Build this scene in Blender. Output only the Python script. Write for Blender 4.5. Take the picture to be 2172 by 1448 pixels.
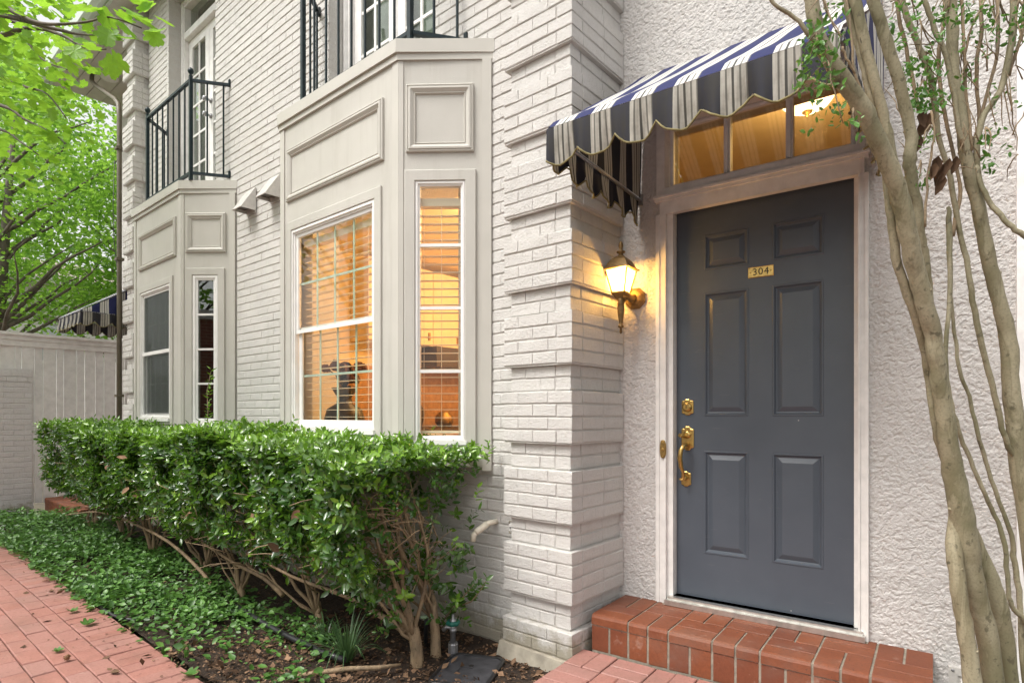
import bpy, math, random
import numpy as np
from mathutils import Vector, Matrix
random.seed(7); RNG = np.random.default_rng(11)
for o in list(bpy.data.objects): bpy.data.objects.remove(o)
scene = bpy.context.scene
COL = scene.collection
R = math.radians

# ------------------------------------------------------------ camera, sky, sun, exposure
CAMP = np.array([1.667, -2.50, 1.187]); FPX = 1251.0; HOR = 880.0; YAW = R(40.1)
cd = bpy.data.cameras.new('camera'); cam = bpy.data.objects.new('camera', cd); COL.objects.link(cam)
cam.location = CAMP; cam.rotation_euler = (R(90), 0, YAW)
cd.sensor_width = 36; cd.lens = FPX / 2172 * 36
cd.shift_y = (HOR - 724) / 2172
cd.clip_start = 0.02; cd.clip_end = 800
scene.camera = cam
scene.render.resolution_x = 1024; scene.render.resolution_y = 682

SUN_EL, SUN_AZ = R(58), R(196)          # azimuth clockwise from +Y
world = bpy.data.worlds.new('World'); scene.world = world; world.use_nodes = True
wn = world.node_tree; wn.nodes.clear()
w_out = wn.nodes.new('ShaderNodeOutputWorld'); w_bg = wn.nodes.new('ShaderNodeBackground')
w_sky = wn.nodes.new('ShaderNodeTexSky'); w_sky.sky_type = 'NISHITA'; w_sky.sun_disc = False
w_sky.sun_elevation = SUN_EL; w_sky.sun_rotation = SUN_AZ
w_sky.air_density = 1.0; w_sky.dust_density = 4.0; w_sky.ozone_density = 1.0
w_hs = wn.nodes.new('ShaderNodeHueSaturation'); w_hs.inputs['Saturation'].default_value = 0.16
w_tint = wn.nodes.new('ShaderNodeMixRGB'); w_tint.blend_type = 'MULTIPLY'; w_tint.inputs[0].default_value = 1.; w_tint.inputs[2].default_value = (1.0, .978, .945, 1)   # warm white overcast
wn.links.new(w_sky.outputs[0], w_hs.inputs['Color']); wn.links.new(w_hs.outputs[0], w_tint.inputs[1]); wn.links.new(w_tint.outputs[0], w_bg.inputs[0])
w_bg.inputs[1].default_value = 0.14
wn.links.new(w_bg.outputs[0], w_out.inputs[0])
sl = bpy.data.lights.new('sun', 'SUN'); sun = bpy.data.objects.new('sun', sl); COL.objects.link(sun)
sl.energy = 1.3; sl.angle = R(24); sl.color = (1.0, 0.965, 0.92)
sd = Vector((math.sin(SUN_AZ) * math.cos(SUN_EL), math.cos(SUN_AZ) * math.cos(SUN_EL), math.sin(SUN_EL)))
sun.rotation_euler = sd.to_track_quat('Z', 'Y').to_euler(); sun.location = (0, -6, 12)
scene.view_settings.view_transform = 'Standard'; scene.view_settings.look = 'None'
scene.view_settings.gamma = 1; scene.view_settings.use_curve_mapping = False
scene.view_settings.exposure = 1.02
scene.render.engine = 'CYCLES'
try:
    scene.cycles.max_bounces = 8; scene.cycles.transparent_max_bounces = 24
    scene.cycles.sample_clamp_indirect = 4.0
except Exception: pass

# ------------------------------------------------------------ pixels of the photograph to points
cF = np.array([-math.sin(YAW), math.cos(YAW), 0]); cR = np.array([math.cos(YAW), math.sin(YAW), 0]); cU = np.array([0, 0, 1.])
def ray(x, y): return cF + (x - 1086) / FPX * cR - (y - HOR) / FPX * cU
def onplane(x, y, p, n):
    r = ray(x, y); return CAMP + r * (np.dot(n, np.array(p) - CAMP) / np.dot(n, r))
def gnd(x, y, z=0.): return onplane(x, y, (0, 0, z), (0, 0, 1))
def at(x, y, d): return CAMP + ray(x, y) * d

class Frame:
    """local frame of a wall: u along, o outwards from the wall, z up"""
    def __init__(s, org, u, out):
        s.org = np.array(org, float); s.u = np.array(u, float); s.o = np.array(out, float); s.z = np.array([0, 0, 1.])
        s.flip = np.linalg.det(np.array([s.u, s.o, s.z])) < 0
        s.ang = math.atan2(s.u[1], s.u[0])
    def __call__(s, u, o, z): return s.org + s.u * u + s.o * o + s.z * z
    def px(s, x, y, o=0.):
        P = onplane(x, y, s.org + s.o * o, s.o); return float((P - s.org) @ s.u), float(P[2])
WALL = Frame((0, 0, 0), (1, 0, 0), (0, -1, 0))
th = R(4.5)
DOORW = Frame((-0.031, 0.437, 0), (math.cos(th), math.sin(th), 0), (math.sin(th), -math.cos(th), 0))

# ------------------------------------------------------------ mesh builder
class MB:
    def __init__(s): s.V = []; s.F = []; s.S = []; s.UV = None; s.n = 0
    def add(s, V, F, smooth=False):
        b = s.n; s.V.extend([tuple(map(float, v)) for v in V]); s.n += len(V)
        s.F.extend([tuple(i + b for i in f) for f in F]); s.S.extend([smooth] * len(F)); return s
    def fbox(s, fr, u0, u1, o0, o1, z0, z1):
        V = [fr(u, o, z) for z in (z0, z1) for o in (o0, o1) for u in (u0, u1)]
        F = [(0, 2, 3, 1), (4, 5, 7, 6), (0, 1, 5, 4), (2, 6, 7, 3), (0, 4, 6, 2), (1, 3, 7, 5)]
        if fr.flip: F = [f[::-1] for f in F]
        return s.add(V, F)
    def box(s, x0, x1, y0, y1, z0, z1): return s.fbox(WORLD, x0, x1, y0, y1, z0, z1)
    def hexa(s, b, t):
        """bottom quad b, top quad t (counter-clockwise seen from above)"""
        return s.add(list(b) + list(t), [(3, 2, 1, 0), (4, 5, 6, 7), (0, 1, 5, 4), (1, 2, 6, 5), (2, 3, 7, 6), (3, 0, 4, 7)])
    def rings(s, fr, rect, prof, fill=True, smooth=False):
        """concentric mitred rectangle: prof = [(inset, out), ...]"""
        u0, u1, z0, z1 = rect; V = []; F = []
        for i, (a, o) in enumerate(prof):
            V += [fr(u0 + a, o, z0 + a), fr(u1 - a, o, z0 + a), fr(u1 - a, o, z1 - a), fr(u0 + a, o, z1 - a)]
        for i in range(len(prof) - 1):
            for k in range(4):
                q = (i * 4 + k, i * 4 + (k + 1) % 4, i * 4 + 4 + (k + 1) % 4, i * 4 + 4 + k); F.append(q)
        if fill: b = (len(prof) - 1) * 4; F.append((b, b + 1, b + 2, b + 3))
        return s.add(V, F, smooth)
    def tube(s, P, r, n=8, cap=True, smooth=True):
        P = [np.array(p, float) for p in P]; m = len(P)
        if not hasattr(r, '__len__'): r = [r] * m
        V = []; F = []; prev = None
        for i in range(m):
            t = P[min(i + 1, m - 1)] - P[max(i - 1, 0)]; t = t / (np.linalg.norm(t) + 1e-9)
            if prev is None:
                a = np.array([0, 0, 1.]) if abs(t[2]) < .9 else np.array([1., 0, 0])
            else: a = prev
            a = a - t * (a @ t); a = a / (np.linalg.norm(a) + 1e-9); prev = a; b = np.cross(t, a)
            for k in range(n):
                q = 2 * math.pi * k / n; V.append(P[i] + r[i] * (a * math.cos(q) + b * math.sin(q)))
        for i in range(m - 1):
            for k in range(n): F.append((i * n + k, i * n + (k + 1) % n, (i + 1) * n + (k + 1) % n, (i + 1) * n + k))
        s.add(V, F, smooth)
        if cap:
            s.F += [tuple(s.n - len(V) + k for k in range(n))[::-1], tuple(s.n - n + k for k in range(n))]; s.S += [False, False]
        return s
    def lathe(s, c, prof, n=20, smooth=True, axis=None, ex=None):
        """prof = [(radius, height)] round an axis (default up)"""
        c = np.array(c, float); ax = np.array([0, 0, 1.]) if axis is None else np.array(axis, float)
        a = np.array(ex, float) if ex is not None else (np.array([1., 0, 0]) if abs(ax[0]) < .9 else np.array([0, 1., 0])); a = a - ax * (a @ ax); a /= np.linalg.norm(a); b = np.cross(ax, a)
        V = []; F = []
        for (r, h) in prof:
            for k in range(n):
                q = 2 * math.pi * (k + .5) / n; V.append(c + ax * h + r * (a * math.cos(q) + b * math.sin(q)))
        for i in range(len(prof) - 1):
            for k in range(n): F.append((i * n + k, i * n + (k + 1) % n, (i + 1) * n + (k + 1) % n, (i + 1) * n + k))
        s.add(V, F, smooth)
        s.F += [tuple(s.n - len(V) + k for k in range(n))[::-1], tuple(s.n - n + k for k in range(n))]; s.S += [False, False]
        return s
    def mesh(s, name):
        me = bpy.data.meshes.new(name); me.from_pydata(s.V, [], s.F)
        me.polygons.foreach_set('use_smooth', s.S); me.update(); return me
    def build(s, name, mat, parent=None, **kw):
        return mkobj(name, s.mesh(name), mat, parent, **kw)
WORLD = Frame((0, 0, 0), (1, 0, 0), (0, 1, 0))

def mkobj(name, me, mat, parent=None, kind=None, label=None, cat=None, group=None, loc=None, rotz=0, scale=None):
    """a mesh object placed in world coordinates; parents stand unrotated"""
    o = bpy.data.objects.new(name, me); COL.objects.link(o)
    if mat is not None and not me.materials: me.materials.append(M[mat] if isinstance(mat, str) else mat)
    if loc is not None: o.location = loc
    if rotz: o.rotation_euler = (0, 0, rotz)
    if scale is not None: o.scale = scale
    if parent is not None:
        o.parent = parent; o.matrix_parent_inverse = Matrix.Translation(-wloc(parent))
    tag(o, label, cat, group, kind); return o
WLOC = {}
def wloc(p): return WLOC.get(p.name, Vector((0, 0, 0)))
def tag(o, label=None, cat=None, group=None, kind=None):
    if label: o['label'] = label
    if cat: o['category'] = cat
    if group: o['group'] = group
    if kind: o['kind'] = kind
    return o
def thing(name, loc, label, cat, group=None):
    o = bpy.data.objects.new(name, None); COL.objects.link(o); o.location = [float(c) for c in loc]; o.empty_display_size = .05
    WLOC[o.name] = Vector([float(c) for c in loc]); tag(o, label, cat, group); return o
def copy_tree(o, parent=None):
    c = o.copy(); COL.objects.link(c)
    if parent is not None: c.parent = parent
    for ch in [x for x in bpy.data.objects if x.parent == o]: copy_tree(ch, c)
    return c

# ------------------------------------------------------------ materials
M = {}
class NT:
    def __init__(s, name):
        s.m = bpy.data.materials.new(name); s.m.use_nodes = True; s.t = s.m.node_tree
        s.b = s.t.nodes['Principled BSDF']; s.out = s.t.nodes['Material Output']; M[name] = s.m
    def n(s, typ, **kw):
        x = s.t.nodes.new('ShaderNode' + typ)
        for k, v in kw.items():
            if k in x.inputs: x.inputs[k].default_value = v
            else: setattr(x, k, v)
        return x
    def l(s, a, b): s.t.links.new(a, b)
    def pos(s, scale=(1, 1, 1), rot=(0, 0, 0)):
        g = s.n('NewGeometry'); mp = s.n('Mapping'); mp.inputs['Scale'].default_value = scale; mp.inputs['Rotation'].default_value = rot
        s.l(g.outputs['Position'], mp.inputs[0]); return mp.outputs[0]
    def noise(s, co, scale, detail=3, rough=.55, dist=0.):
        x = s.n('TexNoise'); x.inputs['Scale'].default_value = scale; x.inputs['Detail'].default_value = detail
        x.inputs['Roughness'].default_value = rough; x.inputs['Distortion'].default_value = dist; s.l(co, x.inputs['Vector']); return x.outputs[0]
    def ramp(s, fac, stops, interp='LINEAR'):
        x = s.n('ValToRGB'); r = x.color_ramp; r.interpolation = interp
        while len(r.elements) > len(stops): r.elements.remove(r.elements[-1])
        while len(r.elements) < len(stops): r.elements.new(.5)
        for e, (p, c) in zip(r.elements, stops):
            e.position = p; e.color = (c, c, c, 1) if not hasattr(c, '__len__') else (*c[:3], 1)
        s.l(fac, x.inputs[0]); return x.outputs[0]
    def mix(s, f, a, b, blend='MIX'):
        x = s.n('MixRGB'); x.blend_type = blend
        for i, v in ((0, f), (1, a), (2, b)):
            if hasattr(v, 'is_output') or hasattr(v, 'links'): s.l(v, x.inputs[i])
            elif i == 0: x.inputs[0].default_value = v
            else: x.inputs[i].default_value = (*v[:3], 1)
        return x.outputs[0]
    def math(s, op, a, b=None):
        x = s.n('Math'); x.operation = op
        for i, v in ((0, a), (1, b)):
            if v is None: continue
            if hasattr(v, 'links'): s.l(v, x.inputs[i])
            else: x.inputs[i].default_value = v
        return x.outputs[0]
    def bump(s, h, strength=.3, dist=.01, prev=None):
        x = s.n('Bump'); x.inputs['Strength'].default_value = strength; x.inputs['Distance'].default_value = dist
        s.l(h, x.inputs['Height'])
        if prev is not None: s.l(prev, x.inputs['Normal'])
        s.l(x.outputs[0], s.b.inputs['Normal']); return x.outputs[0]
    def col(s, c):
        if hasattr(c, 'links'): s.l(c, s.b.inputs['Base Color'])
        else: s.b.inputs['Base Color'].default_value = (*c, 1)
    def rough(s, r): s.b.inputs['Roughness'].default_value = r
def simple(name, c, rough=.5, metal=0., var=.12, vscale=9., bump=0., bscale=120., spec=None):
    t = NT(name); co = t.pos(); nz = t.noise(co, vscale, 4)
    f = t.ramp(nz, [(.3, 0.), (.7, 1.)])
    t.col(t.mix(f, [x * (1 - var) for x in c], [min(1, x * (1 + var)) for x in c])); t.rough(rough); t.b.inputs['Metallic'].default_value = metal
    if spec is not None: t.b.inputs['Specular IOR Level'].default_value = spec
    if bump: t.bump(t.noise(co, bscale, 4), bump, .003)
    return t

def paint_brick(name, c1, c2, stain=(.42, .36, .28)):
    t = NT(name); co = t.pos()
    a = t.noise(co, 3.2, 5); b = t.noise(co, 34, 4); c = t.noise(co, 210, 3); oi = t.n('ObjectInfo')
    base = t.mix(t.ramp(a, [(.32, 0.), (.68, 1.)]), c1, c2)
    base = t.mix(t.ramp(b, [(.35, .0), (.75, .35)]), base, [x * .86 for x in c2])
    rv = t.math('MULTIPLY', oi.outputs['Random'], .16)
    base = t.mix(rv, base, [x * .75 for x in c1])
    pits = t.ramp(c, [(.62, 0.), (.67, .9)]); base = t.mix(t.math('MULTIPLY', pits, .75), base, stain)
    strk = t.ramp(t.noise(t.pos((5, 5, .55)), 2.4, 5, .65), [(.54, 0.), (.78, .18)]); base = t.mix(strk, base, (.40, .375, .34))
    # damp, lichen-stained paint worn off near the soil
    sx = t.n('SeparateXYZ'); t.l(co, sx.inputs[0])
    low = t.math('ADD', t.math('MULTIPLY', sx.outputs[2], -3.2), t.math('MULTIPLY', t.noise(co, 9, 6, .7), 1.7))
    lowm = t.ramp(low, [(.52, 0.), (.86, .85)])
    base = t.mix(lowm, base, (.34, .30, .22))
    rust = t.ramp(t.noise(co, 1.3, 4), [(.60, 0.), (.8, .22)]); base = t.mix(rust, base, (.60, .52, .43))
    t.col(base); t.rough(.62)
    n1 = t.bump(t.noise(co, 85, 5, .7), 1., .009); t.bump(t.noise(co, 300, 3), .8, .003, n1); return t
paint_brick('paint_brick', (.70, .68, .65), (.64, .625, .60))
paint_brick('paint_mortar', (.68, .655, .62), (.62, .60, .57))
paint_brick('paint_garden', (.80, .79, .785), (.74, .73, .725))

t = NT('stucco'); co = t.pos(); a = t.noise(co, 2.2, 4); b = t.noise(co, 55, 5, .65); c = t.noise(co, 160, 3)
base = t.mix(t.ramp(a, [(.3, 0.), (.7, 1.)]), (.60, .575, .555), (.54, .525, .51))
base = t.mix(t.ramp(b, [(.25, .45), (.5, 0.)]), base, (.42, .36, .31)); t.col(base); t.rough(.75)
n1 = t.bump(t.ramp(b, [(.3, 0.), (.62, 1.)]), .55, .007); t.bump(c, .4, .003, n1)

t = NT('trim'); co = t.pos(); a = t.noise(co, 4, 4); b = t.noise(co, 260, 3)      # greige painted siding
t.col(t.mix(t.ramp(t.noise(t.pos((6, 6, .5)), 2.2, 5, .65), [(.52, 0.), (.80, .35)]), t.mix(t.ramp(a, [(.3, 0.), (.7, 1.)]), (.53, .513, .468), (.485, .47, .428)), (.30, .275, .225))); t.rough(.5); t.bump(b, .5, .003)
t = NT('trim_smooth'); co = t.pos(); a = t.noise(co, 5, 4)
t.col(t.mix(t.ramp(a, [(.3, 0.), (.7, 1.)]), (.535, .517, .47), (.495, .48, .435))); t.rough(.45); t.bump(t.noise(co, 60, 3), .12, .003)
simple('white_vinyl', (.80, .79, .77), .35, var=.05)
simple('white_wood', (.80, .785, .77), .5, var=.09, vscale=14, bump=.2, bscale=90)
simple('door_frame', (.71, .69, .665), .48, var=.09, vscale=18, bump=.15, bscale=70)
simple('aqua_muntin', (.46, .58, .50), .4)
simple('green_iron', (.009, .021, .026), .45, var=.35, vscale=40, bump=.2, bscale=160, spec=.3)
simple('gutter', (.62, .70, .64), .4, var=.06)
simple('soffit', (.60, .58, .55), .6, var=.08)
simple('downspout', (.13, .11, .075), .5, var=.2)
simple('brass', (.56, .38, .13), .3, 1.0, var=.22, vscale=60, bump=.1, bscale=180)
simple('antique_brass', (.33, .215, .075), .42, .85, var=.3, vscale=70)
simple('lantern_bronze', (.20, .125, .048), .42, .55, var=.25, vscale=70)
simple('aluminium', (.62, .61, .58), .32, .9, var=.15, vscale=30)
simple('vent_metal', (.62, .60, .57), .35, .25, var=.12, vscale=30)
simple('pvc', (.80, .73, .60), .35, var=.08)
simple('black_plastic', (.02, .02, .022), .4, var=.3)
simple('hose_violet', (.10, .085, .11), .4, var=.3)
simple('lid_plastic', (.055, .055, .062), .42, var=.35, vscale=22, bump=.15, bscale=90)
simple('galvanised', (.34, .34, .35), .4, .7, var=.25, vscale=50)
simple('teal_handle', (.02, .16, .12), .4, var=.2)
simple('black_ink', (.012, .01, .008), .5)
simple('slat', (.74, .62, .46), .5, var=.04)
simple('inside_cream', (.80, .66, .44), .7, var=.05)
simple('inside_wood', (.40, .22, .10), .45, var=.2, vscale=18)
simple('inside_dark', (.05, .035, .025), .35, var=.2)
simple('pot_dark', (.03, .026, .024), .4)
simple('petal', (.14, .06, .05), .6, var=.3)
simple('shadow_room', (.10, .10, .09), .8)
simple('curtain', (.34, .36, .33), .8, var=.12, vscale=25)
simple('concrete', (.40, .36, .29), .85, var=.3, vscale=11, bump=.6, bscale=60)
simple('far_wall', (.72, .70, .66), .8, var=.06)
simple('far_roof', (.30, .25, .22), .8, var=.15)
simple('far_pane', (.55, .58, .58), .25)
simple('ground_far', (.10, .085, .06), .9, var=.3)
simple('brown_leaf', (.20, .105, .05), .7, var=.35, vscale=60)

t = NT('insect_screen'); t.col((.045, .055, .05)); t.rough(.8); tr = t.n('BsdfTransparent'); mx = t.n('MixShader'); mx.inputs[0].default_value = .68; t.l(tr.outputs[0], mx.inputs[1]); t.l(t.b.outputs[0], mx.inputs[2]); t.l(mx.outputs[0], t.out.inputs[0])

t = NT('door_paint'); co = t.pos(); a = t.noise(co, 6, 4)
base = t.mix(t.ramp(a, [(.3, 0.), (.7, 1.)]), (.066, .080, .101), (.076, .091, .113))
# little chips and scuffs in the paint
v = t.n('TexVoronoi'); v.inputs['Scale'].default_value = 10.; t.l(co, v.inputs['Vector']); d = t.ramp(v.outputs['Distance'], [(.026, 1.), (.036, 0.)])
sel = t.ramp(t.noise(co, 7.3, 2), [(.52, 0.), (.56, 1.)]); base = t.mix(t.math('MULTIPLY', d, sel), base, (.55, .53, .50))
st = t.noise(t.pos((2.2, 2.2, 30), (.3, .2, .5)), 4.2, 3); base = t.mix(t.ramp(st, [(.70, 0.), (.73, .12)]), base, (.3, .3, .3))
t.col(base); rr = t.n('MapRange'); t.l(t.noise(co, 9, 5, .7), rr.inputs[0]); rr.inputs[3].default_value = .26; rr.inputs[4].default_value = .50; t.l(rr.outputs[0], t.b.inputs['Roughness']); t.bump(t.noise(t.pos((1, 1, .12)), 220, 3), .10, .003)

def brickmat(name, c1, c2, c3, mott=.5):
    t = NT(name); co = t.pos(); oi = t.n('ObjectInfo')
    vc = t.n('VertexColor'); vc.layer_name = 'tone'
    a = t.noise(co, 7, 5); b = t.noise(co, 75, 4, .7)
    base = t.mix(t.ramp(a, [(.3, 0.), (.7, 1.)]), c1, c2); base = t.mix(t.math('MULTIPLY', oi.outputs['Random'], .75), base, c3)
    base = t.mix(t.ramp(b, [(.42, 0.), (.8, mott)]), base, [x * .62 for x in c1])
    s = t.noise(t.pos((1, .34, 1), (0, 0, .5)), 95, 2); base = t.mix(t.ramp(s, [(.70, 0.), (.73, .85)]), base, (.08, .03, .02))
    dirt = t.ramp(t.noise(co, 3.3, 6, .7), [(.48, 0.), (.75, .5)]); base = t.mix(dirt, base, (.17, .11, .085)); pale = t.ramp(t.noise(co, 11, 5, .7), [(.60, 0.), (.72, .30)]); base = t.mix(pale, base, (.50, .38, .32))
    t.col(base); t.rough(.6); t.bump(t.noise(co, 130, 4, .65), .35, .003); return t
brickmat('path_brick', (.325, .135, .105), (.41, .19, .155), (.36, .195, .17), .55)
brickmat('step_brick', (.185, .052, .019), (.265, .080, .030), (.13, .036, .019), .7)
brickmat('red_brick', (.25, .07, .045), (.20, .055, .04), (.30, .10, .06))
simple('sand_joint', (.085, .05, .035), .9, var=.3, vscale=30, bump=.5, bscale=200)
simple('mortar_grey', (.25, .22, .175), .9, var=.25, vscale=30, bump=.5, bscale=160)

t = NT('soil'); co = t.pos(); a = t.noise(co, 26, 6, .7); b = t.noise(co, 5, 4)
base = t.ramp(a, [(.3, (.018, .011, .007)), (.55, (.045, .028, .018)), (.72, (.10, .062, .038))]); t.col(t.mix(t.ramp(b, [(.4, 0.), (.7, .5)]), base, (.03, .018, .011)))
t.rough(.95); t.bump(a, 1., .02)

def leafmat(name, c_dark, c_light, rough=.35, transl=.3, tcol=None, spec=.5, attr='var'):
    t = NT(name); at_ = t.n('Attribute'); at_.attribute_name = attr
    base = t.mix(at_.outputs['Fac'], c_dark, c_light); nz = t.noise(t.pos(), 60, 2); base = t.mix(t.ramp(nz, [(.35, 0.), (.7, .3)]), base, [x * .6 for x in c_dark])
    t.col(base); t.rough(rough); t.b.inputs['Specular IOR Level'].default_value = spec
    tr = t.n('BsdfTranslucent'); tc = t.mix(.55, base, tcol or c_light); t.l(tc, tr.inputs[0])
    mx = t.n('MixShader'); mx.inputs[0].default_value = transl; t.l(t.b.outputs[0], mx.inputs[1]); t.l(tr.outputs[0], mx.inputs[2]); t.l(mx.outputs[0], t.out.inputs[0]); return t
leafmat('hedge_leaf', (.030, .086, .018), (.25, .46, .04), .22, .22, (.26, .56, .04), .75)
leafmat('cover_leaf', (.045, .12, .025), (.15, .32, .06), .4, .2, (.16, .32, .05))
leafmat('tree_leaf', (.06, .18, .02), (.25, .51, .045), .45, .5, (.50, .84, .06))
leafmat('back_leaf', (.065, .19, .025), (.26, .52, .055), .5, .52, (.52, .86, .11))
leafmat('myrtle_leaf', (.045, .13, .025), (.14, .32, .06), .35, .3, (.20, .42, .05))
leafmat('grass_leaf', (.035, .085, .03), (.11, .20, .08), .4, .25, (.2, .35, .1))
leafmat('litter', (.05, .028, .016), (.34, .21, .13), .85, .05, (.2, .1, .05), .2)

def bark(name, c1, c2, c3, sc=1.):
    t = NT(name); co = t.pos((1, 1, .28)); co2 = t.pos()
    a = t.noise(co, 16 * sc, 5, .6, .4); b = t.noise(co2, 46 * sc, 4); c = t.noise(co2, 5 * sc, 3)
    base = t.mix(t.ramp(a, [(.35, 0.), (.65, 1.)]), c1, c2); base = t.mix(t.ramp(c, [(.45, 0.), (.65, .8)]), base, c3)
    sp = t.ramp(b, [(.60, 0.), (.66, .75)]); base = t.mix(sp, base, [x * .4 for x in c1])
    pm = t.noise(t.pos((1.6, 1.6, .34)), 8.5 * sc, 4, .6, .6); base = t.mix(t.ramp(pm, [(.50, 0.), (.56, .50)]), base, [min(1, x * 1.16) for x in c2]); base = t.mix(t.ramp(pm, [(.48, 0.), (.495, .35), (.51, 0.)]), base, [x * .5 for x in c1])
    e = t.noise(t.pos((1, 1, .5)), 21 * sc, 3, .6, 1.2); base = t.mix(t.ramp(e, [(.70, 0.), (.73, .8)]), base, [x * .28 for x in c1]); base = t.mix(t.ramp(t.noise(co2, 150 * sc, 2), [(.45, 0.), (.75, .45)]), base, [x * .6 for x in c1])
    t.col(base); t.rough(.72); n1 = t.bump(a, .7, .008); t.bump(e, .4, .004, n1); return t
bark('myrtle_bark', (.215, .185, .11), (.315, .28, .19), (.145, .138, .07))
bark('twig_bark', (.20, .14, .08), (.29, .215, .13), (.15, .115, .07), 2)
bark('hedge_bark', (.25, .17, .095), (.36, .26, .16), (.19, .14, .09), 2)
bark('tree_bark', (.10, .08, .06), (.16, .13, .10), (.08, .07, .05))

def glass(name, tint=(1, 1, 1), refl=1.0, rough=0.0, ior=1.5):
    t = NT(name); tr = t.n('BsdfTransparent'); tr.inputs[0].default_value = (*tint, 1)
    gl = t.n('BsdfGlossy'); gl.inputs['Roughness'].default_value = rough
    lw = t.n('LayerWeight'); lw.inputs[0].default_value = .5
    f = t.math('MULTIPLY', t.math('ADD', t.math('MULTIPLY', t.math('POWER', lw.outputs['Facing'], 5.), .9), .035), refl)
    mx = t.n('MixShader'); t.l(f, mx.inputs[0]); t.l(tr.outputs[0], mx.inputs[1]); t.l(gl.outputs[0], mx.inputs[2]); t.l(mx.outputs[0], t.out.inputs[0]); return t
glass('glass', (.95, .96, .94), .9)
glass('glass_mirror', (.80, .84, .80), 1.7); glass('glass_side', (.75, .8, .77), 3.2)
# rippled transom glass: faint seeds and bubbles
t = glass('glass_seeded', (.93, .91, .84), 2.2)

def emit(name, c, s):
    t = NT(name); e = t.n('Emission'); e.inputs[0].default_value = (*c, 1); e.inputs[1].default_value = s; t.l(e.outputs[0], t.out.inputs[0]); return t
emit('bulb', (1., .62, .22), 55)
emit('dome_glow', (1., .76, .42), 3.2)
emit('spot_glow', (1., .66, .32), 7)
# frosted lantern glass
t = NT('lantern_glass'); tr = t.n('BsdfTransparent'); tr.inputs[0].default_value = (1, .93, .78, 1); tl = t.n('BsdfTranslucent'); tl.inputs[0].default_value = (1, .86, .58, 1)
mx = t.n('MixShader'); mx.inputs[0].default_value = .5; t.l(tr.outputs[0], mx.inputs[1]); t.l(tl.outputs[0], mx.inputs[2]); t.l(mx.outputs[0], t.out.inputs[0])

# striped awning canvas; u of the UV map runs across the stripes in metres, v tells slope (0) from valance (1)
def canvas(name, grime, N=(.014, .020, .100), W=(.66, .65, .62)):
    t = NT(name); uv = t.n('UVMap'); sx = t.n('SeparateXYZ'); t.l(uv.outputs[0], sx.inputs[0])
    ph = t.math('FRACT', t.math('DIVIDE', sx.outputs[0], .168))
    D = [x * .10 + .01 for x in W]; G = [x * .34 for x in W]
    st = t.ramp(ph, [(0., N), (.47, W), (.56, G), (.60, W), (.69, D), (.74, W), (.84, G), (.88, W), (.97, G), (1., N)], 'CONSTANT')
    co = t.pos(); nz = t.noise(co, 9, 5, .7); nv = t.noise(t.pos((40, 40, 2.)), 1.6, 4, .6)
    gm = t.ramp(t.math('ADD', t.math('MULTIPLY', nz, .55), t.math('MULTIPLY', nv, .55)), [(.35, 0.), (.72, 1.)])
    st = t.mix(t.math('MULTIPLY', gm, grime), st, (.034, .029, .013)); t.col(st); t.rough(.8)
    wv = t.noise(t.pos((1, 1, 1)), 700, 1); t.bump(wv, .15, .002)
    tr = t.n('BsdfTranslucent'); t.l(st, tr.inputs[0]); mx = t.n('MixShader'); mx.inputs[0].default_value = .12
    t.l(t.b.outputs[0], mx.inputs[1]); t.l(tr.outputs[0], mx.inputs[2]); t.l(mx.outputs[0], t.out.inputs[0])
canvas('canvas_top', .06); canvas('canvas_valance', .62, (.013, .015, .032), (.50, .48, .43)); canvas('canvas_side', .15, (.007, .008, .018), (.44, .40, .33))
simple('canvas_binding', (.20, .17, .075), .85, var=.3, vscale=40)
# ------------------------------------------------------------ bricks
def proj(p):
    d = np.asarray(p) - CAMP; t = d @ cF
    if t < .1: return -9999, -9999, .1
    return 1086 + FPX * (d @ cR) / t, HOR - FPX * d[2] / t, t
def inview(p, m=40):
    x, y, t = proj(p); return (-m < x < 2172 + m) and (-m < y < 1448 + m)
def brick_verts(L, H, D, rs, ch=.0035, jit=.0016):
    """chamfered brick: front face at y = 0 looking to -y, body to +y"""
    f = []
    for sx, sz in ((-1, -1), (1, -1), (1, 1), (-1, 1)):
        f.append((sx * (L / 2 - ch * .45) + rs.uniform(-jit, jit) * .5, rs.uniform(-jit * .8, jit * .8), sz * (H / 2 - ch) + rs.uniform(-jit, jit)))
    for sx, sz in ((-1, -1), (1, -1), (1, 1), (-1, 1)):
        f.append((sx * L / 2 + rs.uniform(-jit, jit) * .6, ch, sz * H / 2 + rs.uniform(-jit, jit) * .6))
    for sx, sz in ((-1, -1), (1, -1), (1, 1), (-1, 1)): f.append((sx * L / 2, D, sz * H / 2))
    return f
BF = [(0, 1, 2, 3)] + [(k, k + 4, (k + 1) % 4 + 4, (k + 1) % 4) for k in range(4)] + [(k + 4, k + 8, (k + 1) % 4 + 8, (k + 1) % 4 + 4) for k in range(4)] + [(11, 10, 9, 8)]
_bc = {}
def brick_mesh(H, D, v, mat, jit=.0016, ch=.0035):
    k = (round(H, 4), round(D, 4), v, mat, jit, ch)
    if k not in _bc:
        rs = random.Random(hash(k[:3]) & 0xffff); b = MB(); b.add(brick_verts(.19, H, D, rs, ch, jit), BF); me = b.mesh('brick'); me.materials.append(M[mat]); _bc[k] = me
    return _bc[k]
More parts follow.
